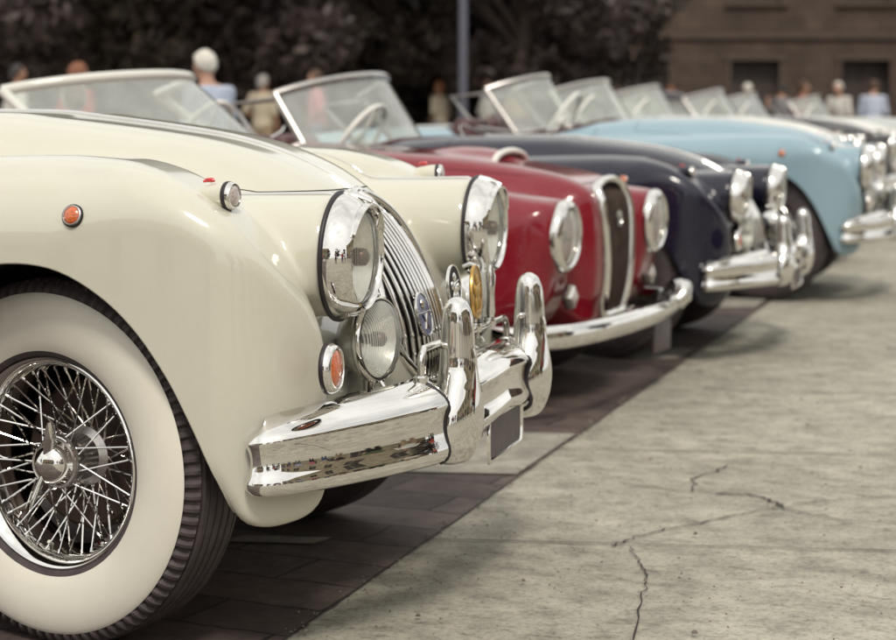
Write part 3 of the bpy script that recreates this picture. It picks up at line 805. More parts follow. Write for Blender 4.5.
    mb.add(loft([rr2(a-.011, b-.011, cx+.0015), rr2(.001, .001, cx+.002, .0005)], True, (False, True)), 1)
    mb.build('number_plate', [M['chrome'], M['plate']], root, angle=35)
    for s in (1, -1):
        make_wheel(root, -.010, .605, s, R(-13.5), pm is M['cream']); make_wheel(root, -2.59, .655, s, 0, pm is M['cream'])
    windscreen(root, -.96, 1.015, .60, .30, .30, .20, .019, M['steel'], True, .06)
    interior(root, -1.45, 1.0, -.30, M['white_enamel'], M['hide'])
    for s in (1, -1):                                  # wipers + mirrors
        mb = MB(); mb.add(tube([(-.80, s*.22, 1.045), (-.86, s*.10, 1.08), (-.88, s*.02, 1.10)], .004, 6)); mb.build('wiper', M['chrome'], root)
    return root

# ================================================================== ITALIAN style red roadster
RW = catmull([(-3.45, .50), (-3.35, .66), (-3.0, .78), (-2.5, .82), (-2.0, .80), (-1.4, .79), (-.8, .80), (-.3, .805), (.1, .80), (.3, .785), (.43, .770), (.51, .755), (.548, .73),
    (.556, .63), (.55, .50), (.53, .40), (.47, .32), (.38, .28), (0, .26), (-1.2, .24), (-2.5, .26), (-3.2, .30), (-3.42, .38)], 8, True)
RCO = catmull([(-3.45, .5), (-3.35, .7), (-2.9, .84), (-2.3, .88), (-1.6, .88), (-1.0, .93), (-.5, .925), (0, .895), (.3, .855), (.46, .820), (.545, .775), (.572, .70), (.580, .6), (.580, .48), (.56, .36), (.50, .28),
    (0, .25), (-1.2, .23), (-2.5, .25), (-3.2, .3)], 8, True)
def red_field(x, w_, z):
    w = np.abs(w_); X2, Z2 = np.meshgrid(x.ravel(), z.ravel(), indexing='ij')
    dW = poly_sdf(X2, Z2, RW)[:, None, :]; dC = poly_sdf(X2, Z2, RCO)[:, None, :]
    hw = lerp_tab(x, [(-3.4, .18), (-2.5, .23), (-1.4, .20), (-.2, .23), (.2, .215), (.5, .165), (.6, .15)]); wc = lerp_tab(x, [(-3.4, .45), (-2.5, .54), (0, .53), (.5, .525)])
    rr = lerp_tab(x, [(-4, .17), (.1, .19), (.45, .13), (.6, .06)])
    fw = rext(dW, np.abs(w-wc)-hw, rr)
    ch = lerp_tab(x, [(-3.5, .5), (-1, .60), (-.4, .46), (.2, .34), (.6, .27)])
    fc = rext(dC, w-ch, np.minimum(ch*.7, lerp_tab(x, [(-1, .2), (.3, .16), (.6, .06)])))
    dk = lambda p: p
    fd = rext(dC+.09, w-.66, .06)
    t = np.clip((x+.2)/.75, 0, 1); ax_ = np.sqrt((w-.525)**2+(z-.63)**2)-(.07+.055*t)
    fp = smax(smax(ax_, x-.556, .012), -.25-x, .05)
    f = smin(fc, fd, .05); f = smin(f, fw, .05); f = smin(f, fp, .04)
    sc = np.sqrt(((x+.02)/.19)**2+(w/.165)**2+((z-.885)/.045)**2)-1       # scoop bulge
    f = smin(f, sc*.045, .02)
    return f
FR = Field((-3.6, -.048, .12), (.74, .86, 1.06), .012, red_field, 2)
RARCH1 = catmull([(.37, .1), (.37, .36), (.34, .50), (.25, .62), (.12, .68), (0, .695), (-.12, .68), (-.25, .62), (-.34, .5), (-.37, .36), (-.37, .1)], 6, True)
RARCH2 = RARCH1*np.array([.95, .95])+np.array([-2.45, 0])
red_pt = Vector((-1.52, -.36, 1.115))
def red_car():
    root = empty('classic_car'); pm = M['red']
    build_body(FR, root, dict(arches=[RARCH1, RARCH2], well_y=.36, cockpit=(-1.95, -1.08, .50), bonnet_w=[(-1, .48), (-.3, .40), (.3, .25), (.5, .18)], bonnet_x0=-.85, bonnet_z=.80, rimdark=True), pm)
    for s in (1, -1):
        lamp('headlamp', root, (.556, s*.525, .632), (1, 0, -.03), .120, .04, M['chrome'], M['lens2'], .028, True, 56,
             [(.123, -.002), (.127, .008), (.124, .022), (.113, .033), (.104, .036), (.098, .030), (.095, .02)], False)
        c = Vector((.556, s*.52, .425)); mb = MB()
        q, nn = FR.surf((.9, s*.52, .425), (-1, 0, 0))
        lm = lamp('side_lamp', root, (q[0]-.002, s*.52, .425), (1, 0, .0), .042, .03, M['chrome'], M['frost'], .02, False, 4)
        make_wheel(root, 0, .62, s, 0, False); make_wheel(root, -2.45, .62, s, 0, False)
    g = empty('grille'); g.parent = root
    L = []; zs = catmull([(.0, .325), (.09, .325), (.120, .34), (.140, .50), (.155, .66), (.158, .74), (.138, .785), (.07, .806), (0, .812)], 6)
    for w, z in zs:
        q, _ = FR.surf((.95, max(w, 0), min(max(z, .34), .775)), (-1, 0, 0)); L.append((q[0]+.004, w, z))
    L = L+[(x, -w, z) for x, w, z in L[::-1]][1:-1]
    mb = MB(); mb.add(tube(resample(L, 90, True), .022, 10, True, .7)); mb.build('grille_surround', M['chrome'], g)
    wz = lambda z: float(np.interp(z, [.325, .34, .50, .66, .74, .785, .806, .812], [.09, .118, .138, .153, .156, .136, .07, .01]))
    def xs(w, z): return FR.surf((.95, abs(w), min(z, .80)), (-1, 0, 0))[0][0]
    mb = MB(); mb.add(loft([[(xs(w*wz(z), z)+.004, w*wz(z), z) for w in np.linspace(-1, 1, 13)] for z in np.linspace(.33, .805, 24)], False)); mb.build('grille_shade_sheet', M['dark'], g)  # dark sheet over the uncut nose, its colour stands in for the opening's shade
    mb = MB()
    for k in range(-5, 6):
        y = k*.025; zt = max(z for z in np.linspace(.34, .80, 40) if wz(z) > abs(y)+.004); mb.add(tube([(xs(y, z)+.007, y, z) for z in np.linspace(.34, zt, 14)], .0035, 6))
    mb.build('grille_bars', M['drum'], g)
    badge(g, (xs(0, .67)+.016, 0, .67), (1, 0, 0), .030, M['plate'], M['chrome'], 'x')
    # scoop mouth
    mb = MB(); rg = []
    P = [(.165, .165*math.cos(a), .862+.050*math.sin(a)**.8) for a in np.linspace(0, math.pi, 20)]
    mb.add(tube(P+[(.165, -.06, .860), (.165, .06, .860)], .012, 8, True)); mb.build('scoop_trim', M['white_enamel'], root)
    mb = MB(); mb.add(loft([P, [(.160, y*.1, .862) for _, y, z in P]], True, (False, False))); mb.build('scoop_mouth', M['dark'], root)  # flat dark sheet, shade of the scoop opening put into its colour
    # bumper
    b = MB(); path = catmull([(.40, -.80), (.52, -.78), (.61, -.66), (.655, -.45), (.675, -.2), (.68, 0), (.675, .2), (.655, .45), (.61, .66), (.52, .78), (.40, .80)], 6); rings = []
    for i in range(len(path)):
        a, c = path[max(i-1, 0)], path[min(i+1, len(path)-1)]; t = Vector((c[0]-a[0], c[1]-a[1], 0)).normalized(); nr = Vector((t.y, -t.x, 0))
        rings.append([Vector((path[i][0], path[i][1], .305))+nr*(.026*math.cos(q))*(1 if math.cos(q) > 0 else .3)+Vector((0, 0, .042*math.sin(q))) for q in np.linspace(0, 2*math.pi, 17)[:-1]])
    b.add(loft(rings)); bo = b.build('front_bumper', M['chrome'], root, angle=70)
    for s in (1,):
        mb = MB(); mb.add(tube([(.63, s*.62, .30), (.655, s*.64, .33), (.65, s*.67, .365), (.61, s*.70, .375), (.57, s*.72, .36)], [.03, .034, .032, .026, .012], 12, flat=1.1)); mb.build('overrider', M['chrome'], bo)
    mb = MB(); mb.add(box((.66, .33, .205), (.012, .22, .12), 0, .005)); mb.build('number_plate', M['plate'], root)
    windscreen(root, -.96, .935, .62, .42, .27, .33, .022, M['ivory'], False, .04)
    interior(root, -1.5, .90, .28, M['white_enamel'], M['leather_and_reflection'])
    mb = MB(); q = red_pt; mb.add(tube([q+Vector((0, 0, -.17)), q+Vector((0, 0, -.05))], .006, 8)); mb.add(lathe([(.0001, -.02), (.05, -.014), (.058, -.002), (.060, .004), (.054, .008)], q, (1, -.35, 0), 28)); mm = mb.build('door_mirror', M['white_enamel'], root)
    mesh_obj('mirror_tan_reflection', *lathe([(.0001, .006), (.045, .006), (.046, .004)], q, (1, -.35, 0), 28), M['leather_and_reflection'], mm)  # tan colour on the mirror stands in for its reflection
    for s in (1,): 
        mb = MB(); mb.add(tube([(-.93, .15, .955), (-.96, .30, .98), (-1.0, .40, 1.0)], .004, 6)); mb.build('wiper', M['chrome'], root)
    return root

# ================================================================== place the cars
GRP = 'classic cars parked in a row'
white = xk_car(M['cream']); tag(white, 'cream vintage roadster in the foreground with whitewall wire wheel and ribbed oval grille', 'car', GRP)
red = red_car(); red.location = (-.15, 2.87, 0); red.rotation_euler.z = R(-7)
tag(red, 'dark red roadster with a tall narrow chrome grille parked beside the cream car', 'car', GRP)
def xk_copy(loc, rz, mat, label, zs=1.0, skip=(), white_tyre=False, wsx=0, wsy=1, wsz=1):
    c = copy_tree(white, None, skip); c.location = loc; c.rotation_euler.z = rz
    t = {'cream_paint': mat}
    if not white_tyre: t['whitewall_rubber'] = M['tyre']
    remat(c, t); tag(c, label, 'car', GRP)
    for k in kids(c):
        if k.name.startswith('windscreen'): k.location.x += wsx; k.scale.y = wsy; k.scale.z = wsz; k.location.z -= 1.015*(wsz-1)
        if zs != 1 and k.name.startswith('wheel') and k.type == 'EMPTY': k.scale = (1, 1, 1/zs); k.location.z /= zs
    if zs != 1: c.scale = (1, 1, zs)
    return c
SK = ('badge_bar', 'badge')
navy = xk_copy((.20, 4.62, 0), R(-2.7), M['navy'], 'dark navy blue roadster with silver windscreen frame parked beyond the red car', .91, SK, wsx=-.15, wsz=1.15)
blue = xk_copy((.55, 7.42, 0), R(-1), M['blue'], 'pale sky blue roadster showing its long curved front wing at the right', .985, SK, wsx=-.30, wsy=.62)
far_skip = SK+('fog_lamp', 'side_repeater', 'wiper')
for k, (x, y, mt, lb) in enumerate([(.14, 9.9, 'silver', 'silver grey roadster hidden behind the pale blue car with only its windscreen showing'),
        (.12, 12.3, 'ivory', 'ivory roadster further down the row, its low windscreen second beyond the blue car'),
        (.36, 14.75, 'black', 'black roadster far down the row with a bright leaning windscreen'),
        (.40, 17.2, 'ivory', 'ivory roadster near the far end of the row, dimly seen at the right'),
        (.9, 19.7, 'silver', 'silver roadster last in the row at the right edge of the view')]):
    xk_copy((x, y, 0), R(random.uniform(-2, 2)), M[mt], lb, 1.0, far_skip)

# dark saloon far behind
SAL = catmull([(-2.1, .45), (-2.05, .75), (-1.6, .92), (-1.15, .98), (-.8, 1.28), (-.3, 1.40), (.25, 1.38), (.62, 1.10), (.80, .98), (1.4, .93), (1.95, .82), (2.1, .6), (2.08, .35), (1.0, .24), (-1.5, .24), (-2.0, .3)], 6, True)
SBD = catmull([(-2.15, .4), (-2.1, .72), (-1.6, .86), (-.8, .90), (.8, .90), (1.5, .86), (2.05, .74), (2.15, .5), (2.1, .3), (0, .22), (-2.05, .28)], 6, True)
def sal_field(x, w, z):
    X2, Z2 = np.meshgrid(x.ravel(), z.ravel(), indexing='ij')
    a = rext(poly_sdf(X2, Z2, SAL)[:, None, :], np.abs(w)-.62, .2); b = rext(poly_sdf(X2, Z2, SBD)[:, None, :], np.abs(w)-.80, .15)
    f = smin(a, b, .08)
    for cx in (-1.3, 1.3):
        f = np.maximum(f, -np.maximum(np.sqrt((x-cx)**2+(z-.33)**2)-.37, .5-np.abs(w)))
    return f
FS = Field((-2.3, -.95, .1), (2.3, .95, 1.5), .03, sal_field, 1)
V, N, Q = FS.mesh()
sal = empty('saloon_car'); mesh_obj('body', V, Q, M['black'], sal, True, None, N)
for cx in (-1.3, 1.3):
    for s in (1, -1):
        mesh_obj('wheel', *lathe([(.01, .07), (.2, .08), (.3, .075), (.33, .05), (.33, -.05), (.3, -.07), (.01, -.07)], (cx, s*.68, .33), (0, s, 0), 28), M['tyre'], sal)
for s in (1, -1):
    mb = MB(); mb.add(loft([[(-.95, s*.645, 1.0), (-.62, s*.60, 1.26), (.22, s*.60, 1.28), (.55, s*.645, 1.02)], [(-.95, s*.66, 1.0), (-.62, s*.615, 1.26), (.22, s*.615, 1.28), (.55, s*.66, 1.02)]])); mb.build('side_window', M['glass'], sal)
def at(px, D, z=0):
    p = CAM+c_right*((px-448)/FPX*D)+c_flat*D; return Vector((p.x, p.y, z))
sal.location = at(655, 26); sal.rotation_euler.z = R(25)
tag(sal, 'dark blue black saloon with a rounded roof showing beyond the row of open cars', 'car')

# ================================================================== people
def cap(p, a, b, r0, r1):
    a = np.array(a, float); b = np.array(b, float); d = b-a; L = (d**2).sum()
    x, y, z = p; t = np.clip(((x-a[0])*d[0]+(y-a[1])*d[1]+(z-a[2])*d[2])/L, 0, 1)
    return np.sqrt((x-a[0]-t*d[0])**2+(y-a[1]-t*d[1])**2+(z-a[2]-t*d[2])**2)-(r0+(r1-r0)*t)
def ell(p, c, r):
    x, y, z = p; k = np.sqrt(((x-c[0])/r[0])**2+((y-c[1])/r[1])**2+((z-c[2])/r[2])**2)
    return (k-1)*min(r)
def person(pose, skin, shirt, trousers, hair, long_hair=False, label='', group=None, bare_arm=True, hh=.011):
    lean, armL, armR, fem = pose
    J = {}
    J['hip'] = (0, 0, .93); ch = (lean*.5, 0, 1.27); J['neck'] = (lean*.75+.005, 0, 1.45); hd = (lean*.9+.03, 0, 1.615)
    sh = {1: (lean*.65, .175, 1.405), -1: (lean*.65, -.175, 1.405)}
    arms = {1: armL, -1: armR}
    def pts(s):
        el, wr = arms[s]; S = sh[s]; E = (S[0]+el[0], S[1]+s*el[1], S[2]+el[2]); W = (E[0]+wr[0], E[1]+s*wr[1], E[2]+wr[2]); return S, E, W
    def torso(p, g=0):
        f = ell(p, (0, 0, .96), (.115+g, .160+g, .13+g)); f = smin(f, ell(p, (lean*.25, 0, 1.12), (.105+g, .140+g, .16+g)), .06)
        f = smin(f, ell(p, ch, (.115+g, .165+g, .20+g)), .06)
        for s in (1, -1): f = smin(f, cap(p, (ch[0], s*.06, 1.40), sh[s], .055+g, .052+g), .05)
        return f
    def arm(p, s, g=0, hand=True, part='both'):
        S, E, W = pts(s); f = cap(p, S, E, .050+g, .041+g)
        if part == 'upper': return f
        f = smin(f, cap(p, E, W, .040+g, .026+g), .02)
        if hand:
            d = np.array(W)-np.array(E); d = d/np.linalg.norm(d); side = np.array([1.0, 0, 0]) if abs(d[0]) < .7 else np.array([0, 0, -1.0])
            side = side-d*side.dot(d); side /= np.linalg.norm(side); Wn = np.array(W); nrm = np.cross(d, side)*s
            pm = Wn+d*.085
            f = smin(f, cap(p, Wn+d*.01, pm, .024, .030), .015)
            for k, L in enumerate((.072, .080, .075, .060)):
                b0 = pm+side*(.027-.018*k)+d*.008; m1 = b0+d*L*.55-nrm*.006; e1 = m1+d*L*.40-nrm*.022
                f = smin(f, np.minimum(cap(p, b0, m1, .0098, .009), cap(p, m1, e1, .009, .0078)), .004)
            t0 = Wn+d*.03+side*.024; f = smin(f, cap(p, t0, t0+d*.045+side*.030, .012, .009), .006)
        return f
    def legs(p, g=0):
        f = 9
        for s in (1, -1):
            l = smin(cap(p, (0, s*.085, .92), (.015, s*.095, .50), .088+g, .058+g), cap(p, (.015, s*.095, .50), (-.02, s*.105, .09), .056+g, .038+g), .03)
            f = np.minimum(f, l)
        return f
    def head(p):
        f = ell(p, hd, (.092, .075, .112)); f = smin(f, ell(p, (hd[0]+.030, 0, hd[2]-.055), (.058, .050, .058)), .03)
        f = smin(f, cap(p, J['neck'], (hd[0]-.02, 0, hd[2]-.05), .056, .052), .03)
        f = smin(f, cap(p, (hd[0]+.086, 0, hd[2]+.012), (hd[0]+.104, 0, hd[2]-.022), .009, .013), .012)   # nose
        for s in (1, -1):
            f = smin(f, ell(p, (hd[0]-.005, s*.077, hd[2]-.005), (.020, .009, .030)), .006)               # ears
            f = smax(f, -ell(p, (hd[0]+.096, s*.030, hd[2]+.012), (.016, .018, .012)), .012)              # sockets
        f = smin(f, ell(p, (hd[0]+.088, 0, hd[2]-.058), (.010, .024, .007)), .008)                        # lips
        f = smax(f, -ell(p, (hd[0]+.101, 0, hd[2]-.058), (.008, .022, .0025)), .004)
        return f
    def body(x, y, z):
        p = (x, y, z); f = smin(torso(p), legs(p), .05); f = smin(f, head(p), .03)
        for s in (1, -1): f = smin(f, arm(p, s), .025)
        for s in (1, -1): f = smin(f, cap(p, (-.03, s*.105, .06), (.13, s*.115, .035), .038, .028), .03)
        return f
    lo, hi = (-.35, -.55, -.02), (.55, .55, 1.78)
    root = empty('person')
    def mk(nm, fn, lo, hi, mt, h, par):
        F_ = Field(lo, hi, h, fn, 1); V_, N_, Q_ = F_.mesh(); return mesh_obj(nm, V_, Q_, mt, par, True, None, N_)
    mk('body', body, lo, hi, skin, hh, root)
    sleeve = 'upper' if bare_arm else 'both'
    def sh_f(x, y, z):
        p = (x, y, z); f = torso(p, .014)
        for s in (1, -1): f = smin(f, arm(p, s, .013, False, sleeve), .03)
        f = smin(f, ell(p, (0, 0, .92), (.135, .180, .12)), .04)
        return smax(smax(f, z-1.455, .01), .84-z, .01)+.003*np.sin(z*46+x*18)*np.sin(y*31)
    mk('shirt', sh_f, lo, hi, shirt, hh, root)
    def tr_f(x, y, z):
        p = (x, y, z); f = smin(legs(p, .020), ell(p, (0, 0, .94), (.130, .172, .12)), .04)
        return smax(smax(f, z-.98, .01), .07-z, .01)+.003*np.sin(z*30+y*20)
    mk('trousers', tr_f, (-.3, -.35, 0), (.3, .35, 1.1), trousers, .014, root)
    def hr_f(x, y, z):
        p = (x, y, z); f = ell(p, (hd[0]-.012, 0, hd[2]+.016), (.104, .096, .112)); 
        if long_hair: f = smin(f, ell(p, (hd[0]-.05, 0, hd[2]-.08), (.07, .085, .15)), .03)
        cut = (x-hd[0])*.75-(z-hd[2])*.75+.012
        f = smax(f, cut, .012); 
        if not long_hair: f = smax(f, hd[2]-.055-z, .01)
        return f+.005*np.sin(x*70+3*np.sin(z*40))*np.sin(y*62+z*45)+.003*np.sin(x*150)*np.sin(y*130+z*90)
    mk('hair', hr_f, (hd[0]-.16, -.14, hd[2]-.28), (hd[0]+.14, .14, hd[2]+.16), hair, .008, root)
    for s in (1, -1):
        mk('shoe', lambda x, y, z: smax(smin(cap((x, y, z), (-.03, s*.105, .05), (.15, s*.117, .035), .048, .038), cap((x, y, z), (-.03, s*.105, .05), (-.025, s*.105, .10), .046, .042), .02), -z+.0, .006),
           (-.12, s*.11-.08, -.02), (.24, s*.11+.08, .18), M['hide'], .012, root)
        mb = MB(); mb.add(lathe([(.0001, .011), (.006, .0095), (.0105, .003), (.0110, -.003)], (hd[0]+.077, s*.030, hd[2]+.012), (1, 0, 0), 12)); mb.build('eye', M['white_enamel'], root)
    tag(root, label, 'person', group)
    return root
skin_m = simple('skin', (.42, .24, .17), .5, 0, .08, 20); skin2 = simple('tanned_skin', (.32, .17, .11), .5, 0, .08, 20)
cl = {k: simple(k+'_cloth', c, .85, 0, .12, 14, .3, 80) for k, c in dict(pale_blue=(.40, .44, .54), pink=(.50, .16, .20), white=(.62, .60, .56), beige=(.42, .36, .27), purple=(.12, .09, .24), denim=(.07, .09, .16), black=(.02, .018, .022), red=(.35, .05, .04), grey=(.18, .17, .18), tan=(.30, .22, .14), green=(.10, .14, .07)).items()}
hr = {k: simple(k+'_hair', c, .6, 0, .25, 60) for k, c in dict(white=(.62, .58, .52), brown=(.07, .035, .02), dark=(.02, .015, .015), auburn=(.20, .07, .03), grey=(.28, .26, .25)).items()}
down = ((-.01, .055, -.29), (.06, .02, -.24)); bent = ((.02, .06, -.27), (.20, -.06, .02)); hipp = ((-.06, .12, -.25), (.14, -.12, -.12)); cam_up = ((.14, .04, -.22), (.14, -.10, .20))
proto = {}
P_A = person((.13, down, bent, 0), skin_m, cl['pale_blue'], cl['beige'], hr['white'], False, 'white haired man in a pale blue shirt seen from behind between the windscreens')
P_B = person((.0, hipp, down, 1), skin2, cl['pink'], cl['denim'], hr['brown'], True, 'person in a pink top seen through the navy car windscreen')
P_C = person((.02, cam_up, cam_up, 0), skin_m, cl['grey'], cl['black'], hr['dark'], False, 'onlooker holding both hands up to the face beside the photographer', 'onlookers behind the photographer')
def put(src, px, D, yaw, label=None, table=None, group=None, xy=None, sc=1.0):
    p = copy_tree(src) if label else src
    p.location = at(px, D) if xy is None else (xy[0], xy[1], 0); p.rotation_euler.z = R(yaw); p.scale = (sc,)*3
    if label:
        tag(p, label, 'person')
        if 'group' in p.keys(): del p['group']
    if group: p['group'] = group
    if table:
        nm = {'skin': 'skin'}
        remat(p, table)
    return p
put(P_A, 217, 12.8, 150, sc=.865); put(P_B, 318, 27, 200)
g1 = 'spectators strolling beyond the cars'
def dress(src_s, src_t, src_h, s, t, h): return {src_s+'_cloth': cl[s], src_t+'_cloth': cl[t], src_h+'_hair': hr[h]}
A = ('pale_blue', 'beige', 'white'); B = ('pink', 'denim', 'brown'); Cc = ('grey', 'black', 'dark')
put(P_B, 264, 30, 80, 'spectator in a beige top standing left of the navy windscreen', dress(*B, 'beige', 'tan', 'grey'), g1)
put(P_B, 80, 16.5, 60, 'auburn haired spectator whose head rises over the red car windscreen frame', dress(*B, 'red', 'denim', 'auburn'), g1, sc=.88)
put(P_A, 745, 37, 95, 'white haired spectator in a purple shirt beyond the far windscreens', dress(*A, 'purple', 'denim', 'white'), g1)
put(P_C, 716, 39, 200, 'dark haired spectator in black standing left of the purple shirted one', dress(*Cc, 'black', 'black', 'dark'), g1)
put(P_A, 838, 36, 250, 'spectator in a white shirt at the right edge of the row of heads', dress(*A, 'white', 'grey', 'white'), g1)
for px, D, yaw, s, t, h, src, sk, lb in [
    (487, 34, 30, 'white', 'tan', 'brown', P_B, B, 'brown haired spectator in white just right of the lamp post'),
    (503, 36, 190, 'red', 'denim', 'auburn', P_B, B, 'auburn haired spectator in a red top between lamp post and blue windscreen'),
    (519, 33, 120, 'tan', 'black', 'grey', P_A, A, 'grey haired spectator in a tan shirt left of the blue windscreen'),
    (440, 35, 160, 'beige', 'denim', 'auburn', P_B, B, 'auburn haired spectator in beige left of the lamp post'),
    (665, 40, 60, 'beige', 'tan', 'auburn', P_A, A, 'auburn haired spectator in beige above the dark saloon roof'),
    (780, 38, 140, 'grey', 'black', 'dark', P_C, Cc, 'dark haired spectator in grey between the purple and red shirts'),
    (800, 35, 20, 'red', 'tan', 'brown', P_B, B, 'brown haired spectator in a red top right of the purple shirted one'),
    (583, 41, 220, 'green', 'denim', 'dark', P_C, Cc, 'dark haired spectator in green above the pale blue bonnet'),
    (870, 34, 90, 'pale_blue', 'black', 'brown', P_A, A, 'brown haired spectator in pale blue furthest right'),
    (20, 24, 45, 'white', 'denim', 'dark', P_B, B, 'dark haired spectator in white at the far left')]:
    put(src, px, D, yaw, lb, dress(*sk, s, t, h), g1)
g2 = 'onlookers behind the photographer'
put(P_C, 0, 0, 125, xy=(3.05, -5.55))
for k, (s, t, h, src, sk, lb) in enumerate([
    ('red', 'denim', 'brown', P_B, B, 'brown haired onlooker in a red top and jeans beside the photographer'),
    ('white', 'black', 'grey', P_A, A, 'grey haired onlooker in a white shirt and black trousers'),
    ('purple', 'tan', 'auburn', P_B, B, 'auburn haired onlooker in a purple top'),
    ('tan', 'denim', 'dark', P_C, Cc, 'onlooker in tan holding hands up to take a picture of the cars'),
    ('pale_blue', 'grey', 'dark', P_A, A, 'dark haired onlooker in pale blue opposite the cream bumper'),
    ('pink', 'black', 'brown', P_B, B, 'brown haired onlooker in a pink top and black trousers'),
    ('beige', 'denim', 'grey', P_C, Cc, 'grey haired onlooker in beige opposite the grille'),
    ('black', 'tan', 'brown', P_B, B, 'brown haired onlooker in a black top'),
    ('green', 'black', 'auburn', P_A, A, 'auburn haired onlooker in green'),
    ('white', 'tan', 'brown', P_B, B, 'brown haired onlooker in white and tan furthest along the arc'),
    ('red', 'black', 'dark', P_C, Cc, 'dark haired onlooker in red at the end of the arc of people')]):
    a = R(-52+8.5*k); r = 5.6+(k % 3)*.45
    put(src, 0, 0, math.degrees(a)+180+random.uniform(-25, 25), lb, dress(*sk, s, t, h), g2, (.7+r*math.cos(a), -.6+r*math.sin(a)))
for x, y, yaw, s, t, h, src, sk, lb in [
    (.2, -6.6, 90, 'pale_blue', 'denim', 'brown', P_A, A, 'brown haired onlooker in pale blue left of the photographer'),
    (-1.5, -6.4, 70, 'pink', 'denim', 'auburn', P_B, B, 'auburn haired onlooker in pink left of the photographer'),
    (-3.1, -7.0, 60, 'beige', 'black', 'dark', P_C, Cc, 'dark haired onlooker in beige furthest left of the photographer')]:
    put(src, 0, 0, yaw, lb, dress(*sk, s, t, h), g2, (x, y))

# ================================================================== ground
def ground_mat():
    mt, nt, b = new_mat('stone_paving')
    geo = nt.nodes.new('ShaderNodeNewGeometry'); 
    n1 = noise(nt, 1.1, 6, .6); n2 = noise(nt, 7, 8, .68); n3 = noise(nt, 85, 8, .8); n4 = noise(nt, 13, 8, .75, mscale=(.8, 1.3, 1))
    a = ramp(nt, n2.outputs['Fac'], [(.28, (.23, .213, .180)), (.5, (.38, .358, .300)), (.74, (.50, .475, .40))])
    d = ramp(nt, n4.outputs['Fac'], [(.34, (.26, .23, .21)), (.43, (.8, .79, .78)), (.52, (1, 1, 1))])
    m1 = nt.nodes.new('ShaderNodeMix'); m1.data_type = 'RGBA'; m1.blend_type = 'MULTIPLY'; m1.inputs[0].default_value = .68
    lnk(nt, a.outputs[0], m1.inputs[6]); lnk(nt, d.outputs[0], m1.inputs[7])
    p = ramp(nt, n3.outputs['Fac'], [(.36, (.28, .25, .22)), (.46, (.9, .9, .9)), (.66, (1.2, 1.2, 1.16))])
    m2 = nt.nodes.new('ShaderNodeMix'); m2.data_type = 'RGBA'; m2.blend_type = 'MULTIPLY'; m2.inputs[0].default_value = .8
    lnk(nt, m1.outputs[2], m2.inputs[6]); lnk(nt, p.outputs[0], m2.inputs[7])
    big = ramp(nt, n1.outputs['Fac'], [(.3, (.82, .80, .78)), (.7, (1.1, 1.1, 1.08))])
    m3 = nt.nodes.new('ShaderNodeMix'); m3.data_type = 'RGBA'; m3.blend_type = 'MULTIPLY'; m3.inputs[0].default_value = 1
    lnk(nt, m2.outputs[2], m3.inputs[6]); lnk(nt, big.outputs[0], m3.inputs[7]); lnk(nt, m3.outputs[2], b.inputs['Base Color'])
    b.inputs['Roughness'].default_value = .78
    b1 = bump(nt, n3.outputs['Fac'], .55, .004, None); b2 = bump(nt, n4.outputs['Fac'], .5, .012, b, prev=b1)
    return mt
def lane_mat():
    mt, nt, b = new_mat('dark_paving')
    t = nt.nodes.new('ShaderNodeTexCoord'); mp_ = nt.nodes.new('ShaderNodeMapping'); mp_.inputs['Rotation'].default_value = (0, 0, R(9)); lnk(nt, t.outputs['Object'], mp_.inputs[0])
    br = nt.nodes.new('ShaderNodeTexBrick'); br.inputs['Scale'].default_value = 1; br.inputs['Brick Width'].default_value = .46; br.inputs['Row Height'].default_value = .20
    br.inputs['Mortar Size'].default_value = .006; br.inputs['Mortar Smooth'].default_value = .3; br.inputs['Bias'].default_value = -.2
    br.inputs['Color1'].default_value = (.115, .085, .074, 1); br.inputs['Color2'].default_value = (.050, .034, .033, 1); br.inputs['Mortar'].default_value = (.02, .014, .014, 1)
    ds = noise(nt, 6, 4); vm = nt.nodes.new('ShaderNodeMixRGB'); vm.blend_type = 'ADD'; vm.inputs[0].default_value = .05
    lnk(nt, mp_.outputs[0], vm.inputs[1]); lnk(nt, ds.outputs['Color'], vm.inputs[2]); lnk(nt, vm.outputs[0], br.inputs['Vector'])
    n2 = noise(nt, 14, 8, .7); p = ramp(nt, n2.outputs['Fac'], [(.3, (.5, .48, .47)), (.55, (1, 1, 1)), (.8, (1.5, 1.45, 1.35))])
    m2 = nt.nodes.new('ShaderNodeMix'); m2.data_type = 'RGBA'; m2.blend_type = 'MULTIPLY'; m2.inputs[0].default_value = .9
    lnk(nt, br.outputs['Color'], m2.inputs[6]); lnk(nt, p.outputs[0], m2.inputs[7]); lnk(nt, m2.outputs[2], b.inputs['Base Color'])
    b.inputs['Roughness'].default_value = .7
    b1 = bump(nt, br.outputs['Fac'], -.7, .008, None); bump(nt, n2.outputs['Fac'], .5, .006, b, prev=b1)
    return mt
gm, lm = ground_mat(), lane_mat()
G = 400
g = mesh_obj('ground', [(-G, -G, -.004), (G, -G, -.004), (G, G, -.004), (-G, G, -.004)], [[0, 1, 2, 3]], gm, None, False); tag(g, kind='structure')
def jx(y): return .405+.0247*(y+.084)       # the long joint between parking strip and slabs
def sheet(name, pts, z, mt):
    o = mesh_obj(name, [(x, y, z) for x, y in pts], [list(range(len(pts)))], mt, None, False); tag(o, kind='structure'); return o
sheet('parking_strip', [(-7, -9)]+[(jx(y)+random.gauss(0, .0035)+.004*math.sin(y*3.1)*math.sin(y*.9), y) for y in np.arange(-9, 14, .06)]+[(jx(60), 60), (-7, 60)], 0, lm)
light = simple('pale_slab_and_lit_patch', (.27, .25, .21), .8, 0, .35, 9, .8, 60)
darks = simple('worn_dark_slab', (.10, .078, .072), .8, 0, .4, 12, .9, 60)
j1 = lambda x: 1.153+.289*(x-.173)
